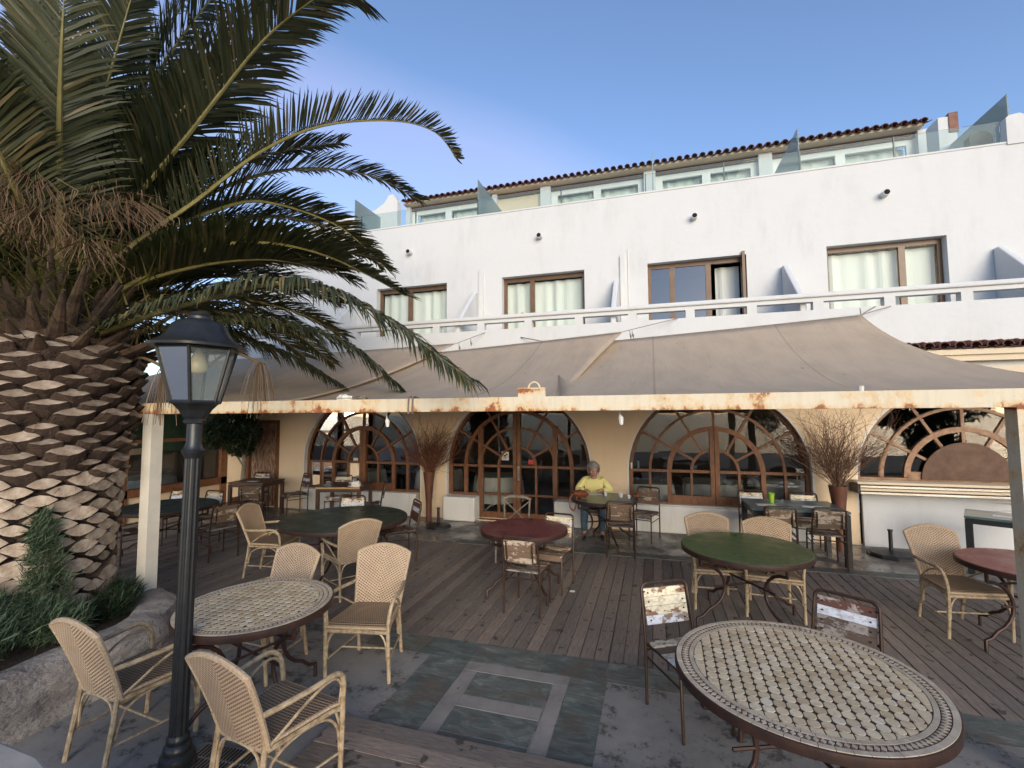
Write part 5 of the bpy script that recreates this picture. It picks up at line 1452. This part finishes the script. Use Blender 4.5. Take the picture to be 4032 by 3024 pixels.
# ================================================================== SHRUBS / PLANTS
def needles(name, lab, blobs, n, cat='shrub', mt='needle', ln=(.05, .13), w_=.004, up=.4, stems=True):
    t = thing(name, lab, cat, (blobs[0][0], blobs[0][1], .34))
    O_ = t.location.copy(); mb = MB(); st = MB()
    for k in range(n):
        bx, by, bz, rx, ry, rz_ = random.choice(blobs)
        while True:
            v = Vector((random.uniform(-1, 1), random.uniform(-1, 1), random.uniform(-1, 1)))
            if v.length < 1: break
        v *= (v.length ** -.4 if v.length > .05 else 1)
        p = Vector((bx + v.x * rx, by + v.y * ry, bz + v.z * rz_)) - O_
        d = (Vector((random.gauss(0, 1), random.gauss(0, 1), random.gauss(up, 1)))).normalized() * random.uniform(*ln)
        s_ = d.cross(Vector((random.random(), random.random(), 1))).normalized() * w_
        mb.add([p - s_, p + s_, p + d * .6 + s_ * .8, p + d * .6 - s_ * .8, p + d], [(0, 1, 2, 3), (3, 2, 4)])
    o = mb.build('foliage', M[mt], t); o['kind'] = 'stuff'
    if stems:
        for (bx, by, bz, rx, ry, rz_) in blobs[:6]:
            for k in range(3): st.tube([Vector((bx, by, .3)) - O_, Vector((bx + random.uniform(-.5, .5) * rx, by + random.uniform(-.5, .5) * ry, bz)) - O_], .006, 5)
        st.build('stem', M['olivebark'], t)
    return t
needles('rosemary_shrub', 'spreading grey-green shrub in the planter at the left edge', [(-4.75, 2.35, .55, .35, .35, .16), (-4.6, 2.0, .52, .3, .35, .14), (-4.95, 2.2, .6, .3, .3, .2), (-5.2, 1.9, .6, .4, .4, .2), (-4.5, 2.55, .5, .2, .2, .12)], 9000)
needles('climbing_shrub', 'thin-leaved shrub climbing up the front of the palm trunk', [(-4.78, 2.62, .65, .18, .18, .22), (-4.82, 2.62, .9, .14, .12, .22), (-4.86, 2.62, 1.15, .08, .08, .18)], 2600, ln=(.05, .12))
needles('low_green_shrub', 'small dark green shrub between the palm and the planter rim', [(-4.62, 3.0, .45, .2, .18, .10), (-4.85, 3.25, .45, .2, .1, .10)], 2200, mt='bushleaf')
# potted tree by the service door
t = needles('potted_tree', 'bushy dark green tree with pale trunk beside the service door', [(-8.95, 8.1, 1.95, .45, .3, .38), (-8.6, 8.15, 1.75, .36, .3, .35), (-9.3, 8.1, 1.7, .32, .25, .35), (-8.8, 8.2, 1.45, .35, .25, .25), (-8.7, 8.1, 2.25, .5, .3, .25)], 11000, 'tree', 'bushleaf', (.05, .1), .011, 0, False)
O_ = t.location.copy()
for pts in ([(-8.72, 8.2, 0), (-8.70, 8.2, .7), (-8.66, 8.18, 1.2), (-8.8, 8.15, 1.6)], [(-8.66, 8.18, 1.2), (-8.5, 8.15, 1.5), (-8.4, 8.1, 1.8)], [(-8.70, 8.2, 1.0), (-8.9, 8.15, 1.3), (-9.2, 8.1, 1.6)]):
    MB().tube([Vector(p) - O_ for p in catmull(pts, 4)], .045 if pts[0][2] == 0 else .02, 8).build('trunk', M['olivebark'], t, True)
MB().lathe([(.14, 0), (.19, .3), (.2, .32), (.18, .32)], 20, c=Vector((-8.72, 8.2, 0)) - O_).build('pot', M['vase'], t, True)

t = needles('seafront_tree', 'broad dark tree behind the viewpoint, visible only as a reflection in the bar window', [(8.6, -.9, 1.7, .9, .7, .6), (9.5, -1.1, 2.4, 1.0, .8, .7), (7.6, -1.0, 2.1, .6, .6, .5), (8.8, -.9, 1.0, .8, .7, .5)], 9000, 'tree', 'bushleaf', (.10, .2), .028, 0, False)
MB().tube(catmull([(.1, 0, -.4), (0, .1, 1.0), (.3, 0, 1.8)], 4), .12, 8).build('trunk', M['olivebark'], t, True)
t = needles('bare_tree', 'slim dark tree behind the viewpoint, reflected in the window right of the woman', [(3.7, -1.6, 2.3, .5, .4, .5), (4.1, -1.7, 1.8, .4, .4, .4)], 1500, 'tree', 'bushleaf', (.15, .3), .012, 0, False)
MB().tube(catmull([(-.2, 0, -.4), (-.2, .05, .9), (-.1, 0, 1.9), (0, 0, 2.8)], 4), .14, 8).build('trunk', M['twig'], t, True)
# twig vases
def twig_vase(x, y, h, lab, spread, tall, n, r0=.06, r1=.115, mt='twig'):
    t = thing('twig_vase', lab, 'vase', (x, y, 0), 0, 'tall vases of dry branches')
    MB().lathe([(r0, 0), (r0 * .9, .05), (r0, h * .4), (r1 * .75, h * .75), (r1, h), (r1 * .9, h), (r1 * .6, h - .1)], 24).build('vase', M['vase'], t, True)
    mb = MB(); rs = random.Random(int(abs(x) * 100))
    def grow(p, d, ln, r, depth):
        pts = [p]; q = p.copy(); dd = d.copy(); jit = .16 + .10 * (r0 < .065)
        for k in range(5):
            dd = (dd + Vector((rs.gauss(0, .16), rs.gauss(0, .16), rs.gauss(.02, .12)))).normalized(); q = q + dd * ln / 5; pts.append(q.copy())
            if depth < 2 and k > 0 and rs.random() < .80: grow(q, (dd + Vector((rs.gauss(0, .5), rs.gauss(0, .5), rs.gauss(.1, .4)))).normalized(), ln * rs.uniform(.4, .65), r * .62, depth + 1)
        mb.tube(pts, [r * (1 - .13 * k) for k in range(6)], 3)
    for k in range(n):
        a = rs.uniform(0, 2 * PI); s_ = rs.uniform(.05, spread)
        grow(Vector((rs.uniform(-.05, .05), rs.uniform(-.05, .05), h - .05)), Vector((math.cos(a) * s_, math.sin(a) * s_ * .6, 1)).normalized(), tall * rs.uniform(.4, 1), .0058, 0)
    o = mb.build('dry_branches', M[mt], t); o['kind'] = 'stuff'
    return t
twig_vase(-4.28, 8.42, .98, 'tall rusty vase of reddish dry twigs left of the entrance', 1.15, .80, 120, mt='twigred')
twig_vase(2.68, 8.40, .98, 'tall vase of tangled grey-brown branches between window and bar', 1.2, .98, 100, .07, .13)

# yucca behind the right post
t = thing('spiky_plant', 'spiky-leaved plant poking out from behind the right post', 'plant', (3.75, 6.0, .0))
for k in range(26):
    a = random.uniform(0, 2 * PI); e_ = random.uniform(-.3, 1.2); d = Vector((math.cos(a) * math.cos(e_), math.sin(a) * math.cos(e_), math.sin(e_)))
    p = Vector((0, 0, 1.12)); s_ = d.cross(Vector((0, 0, 1))).normalized() * .014; ln = random.uniform(.45, .62)
    MB().add([p - s_, p + s_, p + d * ln * .6 + s_, p + d * ln * .6 - s_, p + d * ln + Vector((0, 0, -.03))], [(0, 1, 2, 3), (3, 2, 4)]).build('leaf', M['bushleaf'], t)
MB().tube([(0, 0, 0), (.02, 0, .6), (0, 0, 1.13)], .04, 8).build('stem', M['olivebark'], t, True)

# ================================================================== SMALL THINGS
def parasol_base(x, y, lab, r, n, hgt=.34):
    t = thing('parasol_base', lab, 'parasol base', (x, y, 0), .2)
    MB().lathe([(r, 0), (r * 1.01, .03), (r * .93, .055), (r * .4, .075), (.05, .085)], n).build('weight', M['black'], t)
    MB().lathe([(.026, .07), (.026, hgt), (.034, hgt), (.034, hgt + .02), (.02, hgt + .02)], 16).build('tube', M['black'], t, True)
parasol_base(-3.93, 8.12, 'eight-sided black parasol base by the reddish twig vase', .24, 8)
parasol_base(3.28, 8.30, 'black parasol base against the white bar wall', .30, 10, .36)
# items on tables
def cup(x, y, z, lab, mt='ceramic', r=.04, h=.07, name='cup'):
    o = MB().lathe([(r * .7, 0), (r, h), (r * .9, h), (r * .62, .008)], 16).build(name, M[mt], None, True); o.location = (x, y, z); tag(o, lab, name.split('_')[-1]); return o
cup(1.66, 7.95, .746, 'tall bright green paper cup on the blue-grey table', 'green_cup', .045, .15, 'green_cup')
cup(-.55, 7.86, .745, 'white coffee cup near the middle of the woman\'s table')
cup(-.80, 7.92, .745, 'small white and dark pot just in front of the woman\'s hand', r=.03, h=.06)
cup(-.42, 7.80, .745, 'small jar between the coffee cup and the muffin', r=.028, h=.05)
o = crumple((-.30, 7.86, .80), (.05, .05, .045), 11).build('muffin', M['leather'], None, True); tag(o, 'round brown muffin on the woman\'s table', 'pastry')
o = MB().lathe([(.02, 0), (.09, .012), (.095, .016), (.02, .006)], 20).build('plate', M['steel'], None, True); o.location = (-.27, 7.84, .745); tag(o, 'grey plate under the brown muffin', 'plate')
def sheet(x, y, z, w_, d, rz, lab, name='napkin', mt='paper'):
    o = MB().box((0, 0, .003), (w_, d, .004)).build(name, M[mt]); o.location = (x, y, z); o.rotation_euler = (0, 0, rz); tag(o, lab, name.replace('_', ' ')); return o
sheet(-1.0, 8.05, .745, .26, .16, .2, 'white papers in front of the woman on her table')
sheet(1.55, 7.78, .746, .26, .13, .1, 'paper placemat on the left half of the blue-grey table', 'placemat')
sheet(2.15, 7.78, .746, .26, .13, -.1, 'paper placemat on the right half of the blue-grey table', 'placemat')
sheet(4.3, 7.7, .746, .22, .12, -.5, 'paper placemat on the small glass table at right', 'placemat')
sheet(-8.0, 7.8, .746, .22, .1, .1, 'white papers on the old table by the service door', 'papers')
sheet(-.98, 5.64, .002, .06, .05, .1, 'small white scrap of litter on the deck planks', 'litter')
cup(-.30, 8.86, 1.10, 'turquoise spray bottle on the transom left in the right window', 'bluetop', .03, .15, 'spray_bottle')
cup(-.42, 8.88, 1.10, 'small white bottle on the transom beside the turquoise bottle', 'ceramic', .02, .11, 'small_bottle')
# stickers on the entrance glass
def dog_sign(cx, cz):
    t = thing('dog_sign', 'small square sticker with dog pictogram on the left door glass', 'sign', (cx, 8.985, cz))
    MB().bb(-.075, .075, -.002, .0, -.085, .085).build('sign_plate', M['sticker'], t)
    mb = MB(); y0, y1 = -.005, -.003
    mb.prism([(-.03, -.005), (.02, -.005), (.02, .02), (-.03, .02)], y0, y1); mb.prism([(.012, .01), (.05, .018), (.05, .034), (.03, .05), (.012, .035)], y0, y1)
    for lx in (-.03, -.014, .006, .014): mb.prism([(lx, -.04), (lx + .007, -.04), (lx + .007, -.004), (lx, -.004)], y0, y1)
    mb.prism([(-.03, .015), (-.036, .04), (-.042, .036), (-.036, .01)], y0, y1)
    mb.build('dog_pictogram', M['black'], t)
    mb = MB()
    mb.tube([(.058 * math.cos(a), -.006, .058 * math.sin(a)) for a in [2 * PI * k / 20 for k in range(20)]], .003, 4, closed=True); mb.build('sign_ring', M['black'], t)
dog_sign(-2.88, 1.27)
def sticker(x, z, w_, h, mt, lab, y=8.985):
    o = MB().bb(-w_ / 2, w_ / 2, -.002, 0, -h / 2, h / 2).build('window_sticker', M[mt]); o.location = (x, y, z); tag(o, lab, 'sticker'); return o
sticker(-2.33, 1.16, .14, .09, 'stickerred', 'red card behind the right door glass')
sticker(-3.42, 1.14, .12, .075, 'bluetop', 'pale blue-green sticker on the pane left of the doors')
sticker(-6.37, 1.13, .12, .06, 'sticker', 'small white and pink sticker on the left arched window')

# drain grate
t = thing('drain_grate', 'metal floor grate between the lamp base and the wicker chair', 'drain grate', (-2.58, 2.33, .003), .1)
MB().bb(-.2, .2, -.12, .12, -.002, .001).build('pit_shade', M['holeshade'], t)  # thin black sheet stands in for the shade below the bars
for k in range(17): MB().bb(-.2 + k * .0245, -.19 + k * .0245, -.12, .12, .001, .006).build('grate_bar', M['steel'], t)
for s in (-1, 0, 1): MB().bb(-.2, .21, s * .115 - .006, s * .115 + .006, .006, .009).build('grate_rail', M['steel'], t)
# dry leaf litter
mb = MB(); rs = random.Random(5)
for k in range(150):
    x_, y_ = rs.uniform(-4, 2.5), rs.uniform(2.9, 7.8); a = rs.uniform(0, 6.3); l_ = rs.uniform(.008, .028); w_ = l_ * rs.uniform(.15, .5)
    ca, sa = math.cos(a), math.sin(a); z_ = .007
    mb.add([(x_ - l_ * ca, y_ - l_ * sa, z_), (x_ + w_ * sa, y_ - w_ * ca, z_ + .004), (x_ + l_ * ca, y_ + l_ * sa, z_ + .002), (x_ - w_ * sa, y_ + w_ * ca, z_ + .005)], [(0, 1, 2, 3)])
o = mb.build('leaf_litter', M['stalk']); o['kind'] = 'stuff'; o['label'] = 'scattered bits of dry leaf on the terrace floor'; o['category'] = 'litter'
# stone ledge near the camera
o = MB().prism([(-2.6, .3), (-1.5, .3), (-1.62, .86), (-1.76, 1.03), (-1.94, 1.075), (-2.12, 1.085), (-2.6, 1.09)], .9, 1.0, 'z').build('stone_ledge', M['ledge'])
bv = o.modifiers.new('b', 'BEVEL'); bv.width = .012; bv.segments = 2
MB().prism([(-2.55, .35), (-1.62, .35), (-1.78, .75), (-2.0, .96), (-2.55, 1.02)], -.02, .9, 'z').build('ledge_base', M['ledge'], o)
tag(o, 'pale stone ledge corner at the very bottom left', 'ledge')

# interior furniture glimpsed through the glass
def cloth_table(x, y, r, lab, sq=False):
    t = thing('clothed_table', lab, 'table', (x, y, 0), 0, 'white-clothed tables inside the restaurant')
    mb = MB(); n = 40; vs = []
    for (f, z) in ((0.01, .76), (1.0, .76), (1.02, .74), (1.08, .45), (1.12, .22)):
        for j in range(n):
            a = 2 * PI * j / n; q = r * f * (1 + (.05 * math.sin(j * 2.3) if z < .7 else 0) * (.76 - z) * 2.2)
            if sq: q *= min(1.25, 1 / max(abs(math.cos(a)), abs(math.sin(a))))
            vs.append((q * math.cos(a), q * math.sin(a), z))
    fs = [(i * n + j, i * n + (j + 1) % n, (i + 1) * n + (j + 1) % n, (i + 1) * n + j) for i in range(4) for j in range(n)]
    mb.add(vs, fs).build('tablecloth', M['cloth'], t, True)
    MB().tube([(0, 0, 0), (0, 0, .75)], .04, 8).build('pedestal', M['walnut'], t)
    for k in range(4):
        a = PI / 4 + k * PI / 2; MB().tube([(0, 0, .25), (.35 * math.cos(a), .35 * math.sin(a), .0)], .02, 6).build('foot', M['cloth'], t)
cloth_table(-3.35, 9.95, .52, 'round white-clothed table seen through the left door leaf')
cloth_table(-.1, 9.75, .42, 'white-clothed table behind the left panes of the right window', True)
cloth_table(1.05, 10.1, .50, 'white-clothed table behind the centre of the right window', True)
cloth_table(2.3, 10.4, .45, 'white-clothed table behind the right panes of the right window', True)
cloth_table(-6.9, 10.0, .45, 'white-clothed table behind the left arched window', True)
cloth_table(-5.1, 10.6, .45, 'white-clothed table deep behind the left arched window', True)
cloth_table(-10.9, 6.0, .45, 'white-clothed table inside the wing, left of the wooden post', True)
cloth_table(-10.9, 7.6, .50, 'white-clothed table inside the wing, right of the wooden post', True)
def inner_chair(x, y, rz, lab):
    t = thing('bentwood_chair', lab, 'chair', (x, y, 0), rz, 'dark chairs inside the restaurant')
    MB().tube(catmull([(-.2, -.18, .45), (-.2, -.22, .8), (-.1, -.24, .9), (.1, -.24, .9), (.2, -.22, .8), (.2, -.18, .45)], 4), .015, 6).build('back_hoop', M['walnut'], t)
    MB().lathe([(.2, .43), (.21, .45), (.19, .46)], 16).build('seat', M['walnut'], t)
    for sx in (-1, 1):
        for sy in (-1, 1): MB().tube([(sx * .15, sy * .15, .43), (sx * .19, sy * .19, 0)], .013, 6).build('leg', M['walnut'], t)
inner_chair(.25, 9.5, 2.9, 'dark chair inside, left of centre behind the right window'); inner_chair(1.7, 9.5, 3.3, 'dark chair inside, right of centre behind the right window'); inner_chair(-1.95, 10.3, 2.0, 'dark chair inside seen through the right door leaf'); inner_chair(-4.0, 9.5, 1.0, 'dark chair inside behind the lower left entrance pane')

# ================================================================== WOMAN
def skin_mesh(nodes, edges, sub=2, root=0):
    me = bpy.data.meshes.new('tmp'); me.from_pydata([n_[0] for n_ in nodes], edges, [])
    o = bpy.data.objects.new('tmp', me); col.objects.link(o)
    md = o.modifiers.new('skin', 'SKIN'); md.use_smooth_shade = True
    for i, n_ in enumerate(nodes):
        sv_ = me.skin_vertices[0].data[i]; rr = n_[1]
        sv_.radius = rr if isinstance(rr, tuple) else (rr, rr); sv_.use_root = (i == root)
    ss = o.modifiers.new('s', 'SUBSURF'); ss.levels = sub; ss.render_levels = sub
    dg = bpy.context.evaluated_depsgraph_get(); dg.update()
    out = bpy.data.meshes.new_from_object(o.evaluated_get(dg))
    bpy.data.objects.remove(o); return out
def woman():
    ox, oy = -1.06, 8.52
    J = dict(pel=((0, 0, .53), (.15, .12)), wst=((0, -.01, .70), (.125, .10)), che=((0, -.03, .86), (.145, .105)), nb=((0, -.04, 1.0), (.075, .065)), nk=((0, -.055, 1.06), .05), hd=((0, -.075, 1.12), .06))
    nodes = [J['pel'], J['wst'], J['che'], J['nb'], J['nk'], J['hd']]; edges = [(0, 1), (1, 2), (2, 3), (3, 4), (4, 5)]
    def chain(start, pts):
        prev = start
        for p in pts: nodes.append(p); edges.append((prev, len(nodes) - 1)); prev = len(nodes) - 1
        return prev
    arms = {}
    for s in (-1, 1):
        w_ = chain(2, [((s * .16, -.03, .95), .055), ((s * .245, -.09, .84), .047), ((s * .27, -.19, .76), .040), ((s * .19, -.28, .785), .032), ((s * .13, -.335, .79), .022), ((s * .105, -.355, .788), (.032, .018))])
        for k in range(4):
            b0 = nodes[w_][0]
            chain(w_, [((b0[0] - s * (.03 + .004 * k), b0[1] - .012 + .014 * k - .02, .784), .009), ((b0[0] - s * (.058 - .004 * abs(k - 1)), b0[1] - .02 + .014 * k - .02, .768), .0075)])
        b0 = nodes[w_][0]; chain(w_, [((b0[0] - s * .012, b0[1] + .028, .79), .010), ((b0[0] - s * .036, b0[1] + .034, .78), .008)])
    for s, kx, kd in ((-1, -.13, 0), (1, .10, 0)):
        chain(0, [((s * .09, -.05, .51), .10), ((kx * 1.1, -.26, .52), .078), ((kx * 1.2, -.42, .50), .062), ((kx * 1.3, -.42, .28), .05), ((kx * 1.3, -.40, .09), .036), ((kx * 1.35, -.47, .045), .034), ((kx * 1.4, -.55, .03), .026)])
    def lean(nd_):
        out = []
        for (p_, rr) in nd_:
            x_, y_, z_ = p_
            if z_ > .60 and y_ > -.15: y_ -= (z_ - .58) * .42; z_ -= max(0, z_ - .8) * .10
            out.append(((x_, y_, z_), rr))
        return out
    nodes = lean(nodes)
    body = skin_mesh(nodes, edges, 1)
    # head
    bm = bmesh.new(); bm.from_mesh(body)
    tmp = bmesh.new(); bmesh.ops.create_uvsphere(tmp, u_segments=20, v_segments=16, radius=1)
    for v in tmp.verts:
        x_, y_, z_ = v.co
        v.co = Vector((x_ * .075, y_ * .092, z_ * .115))
        if y_ < -.3 and z_ < -.1: v.co.x *= .85
        nz = math.exp(-((z_ + .1) ** 2) / .03) * math.exp(-(x_ ** 2) / .02) * (1 if y_ < 0 else 0); v.co.y -= .022 * nz
        ey = math.exp(-((z_ - .12) ** 2) / .012) * math.exp(-((abs(x_) - .38) ** 2) / .03) * (1 if y_ < 0 else 0); v.co.y += .012 * ey
        mo = math.exp(-((z_ + .5) ** 2) / .006) * math.exp(-(x_ ** 2) / .08) * (1 if y_ < 0 else 0); v.co.y -= .008 * mo
        er = math.exp(-((z_ + .0) ** 2) / .05) * math.exp(-(y_ ** 2) / .03) ; v.co.x += (.012 if x_ > 0 else -.012) * er
    mt_ = Matrix.Translation((0, -.335, 1.135)) @ Matrix.Rotation(R(20), 4, 'X')
    tmp.transform(mt_); me_ = bpy.data.meshes.new('h'); tmp.to_mesh(me_); bm.from_mesh(me_); tmp.free()
    bm.to_mesh(body); bm.free(); body.materials.clear(); body.materials.append(M['skin'])
    body.polygons.foreach_set('use_smooth', [True] * len(body.polygons))
    p = obj('person', body, None, (ox, oy, 0), (0, 0, R(6)))
    tag(p, 'grey-haired woman in a yellow jumper and jeans bent over her table', 'person')
    def garment(nm, nd, ed, mt, sub=2):
        me = skin_mesh(lean(nd) if nm == 'jumper' else nd, ed, sub); me.materials.clear(); me.materials.append(M[mt]); me.polygons.foreach_set('use_smooth', [True] * len(me.polygons)); return obj(nm, me, p)
    nd = [((0, 0, .60), (.185, .15)), ((0, -.01, .72), (.175, .14)), ((0, -.03, .87), (.18, .13)), ((0, -.04, .985), (.115, .09)), ((0, -.05, 1.035), (.066, .06))]; ed = [(0, 1), (1, 2), (2, 3), (3, 4)]
    for s in (-1, 1):
        prev = 2
        for q in [((s * .165, -.03, .945), .078), ((s * .255, -.09, .84), .072), ((s * .285, -.19, .765), .066), ((s * .20, -.275, .79), .052), ((s * .155, -.312, .792), .036)]:
            nd.append(q); ed.append((prev, len(nd) - 1)); prev = len(nd) - 1
    garment('jumper', nd, ed, 'sweater')
    nd = [((0, 0, .53), (.17, .14))]; ed = []
    for s, kx in ((-1, -.13), (1, .10)):
        prev = 0
        for q in [((s * .09, -.05, .52), .112), ((kx * 1.1, -.26, .525), .092), ((kx * 1.2, -.43, .505), .078), ((kx * 1.3, -.43, .28), .066), ((kx * 1.3, -.41, .11), .055)]:
            nd.append(q); ed.append((prev, len(nd) - 1)); prev = len(nd) - 1
    garment('jeans', nd, ed, 'jeans')
    # hair: clumped cap
    tmp = bmesh.new(); bmesh.ops.create_uvsphere(tmp, u_segments=28, v_segments=20, radius=1)
    kill = []
    for v in tmp.verts:
        x_, y_, z_ = v.co
        if (y_ < -.40 and z_ < .38 and abs(x_) < .85) or z_ < -.62: kill.append(v)
        j = 1 + .12 * noise.noise(Vector((x_, y_, z_)) * 5)
        v.co = Vector((x_ * .112 * j, y_ * .120 * j + .014, z_ * .138 * j + .016))
    bmesh.ops.delete(tmp, geom=kill, context='VERTS'); tmp.transform(mt_)
    me = bpy.data.meshes.new('hair'); tmp.to_mesh(me); tmp.free(); me.materials.append(M['hair']); me.polygons.foreach_set('use_smooth', [True] * len(me.polygons))
    h = obj('hair', me, p); so = h.modifiers.new('s', 'SOLIDIFY'); so.thickness = .012
    gm = MB()
    for s in (-1, 1): gm.tube([mt_ @ Vector((s * .032 + .022 * math.cos(a), -.098, .012 + .018 * math.sin(a))) for a in [2 * PI * k / 14 for k in range(14)]], .0045, 5, closed=True)
    gm.tube([mt_ @ Vector((-.01, -.1, .015)), mt_ @ Vector((.01, -.1, .015))], .0025, 5)
    for s in (-1, 1): gm.tube([mt_ @ Vector((s * .054, -.098, .015)), mt_ @ Vector((s * .078, -.02, .015))], .0025, 5)
    gm.build('glasses', M['glassesred'], p)
    ln_ = MB()
    for s in (-1, 1): ln_.add([mt_ @ Vector((s * .032 + .02 * math.cos(a), -.097, .012 + .016 * math.sin(a))) for a in [2 * PI * k / 10 for k in range(10)]], [tuple(range(10))])
    ln_.build('lens_glare', M['ceramic'], p)  # opaque white discs stand in for bright glare on the lenses
    lip = MB(); lip.tube([mt_ @ Vector((x_, -.089 + abs(x_) * .25, -.058)) for x_ in (-.022, -.01, 0, .01, .022)], [.001, .0035, .004, .0035, .001], 6); lip.build('lips', M['glassesred'], p)
    for kx in (-.13, .10):
        sh = MB(); sh.tube([(kx * 1.3, -.37, .035), (kx * 1.32, -.43, .045), (kx * 1.36, -.50, .038), (kx * 1.42, -.575, .026)], [.034, .04, .038, .024], 10)
        sh.build('shoe', M['black'], p, True)
woman()
put_chair(chC, 0, -1.03, 8.72, (-.06, -1), 'chair the woman in yellow sits on, its top rail showing behind her arm')
# handbag
hb = crumple((0, 0, .07), (.15, .08, .065), 21); o = hb.build('handbag', M['leather'], None, True); o.location = (-1.17, 7.62, .745); o.rotation_euler = (0, 0, .15); tag(o, 'tan leather handbag on the table with its strap hanging down', 'handbag')
MB().tube(catmull([(-.10, -.05, .08), (-.16, -.10, .03), (-.17, -.13, -.10), (-.11, -.14, -.17), (-.07, -.13, -.08), (-.06, -.08, .04)], 5), .013, 6).build('strap', M['leather'], o, True)
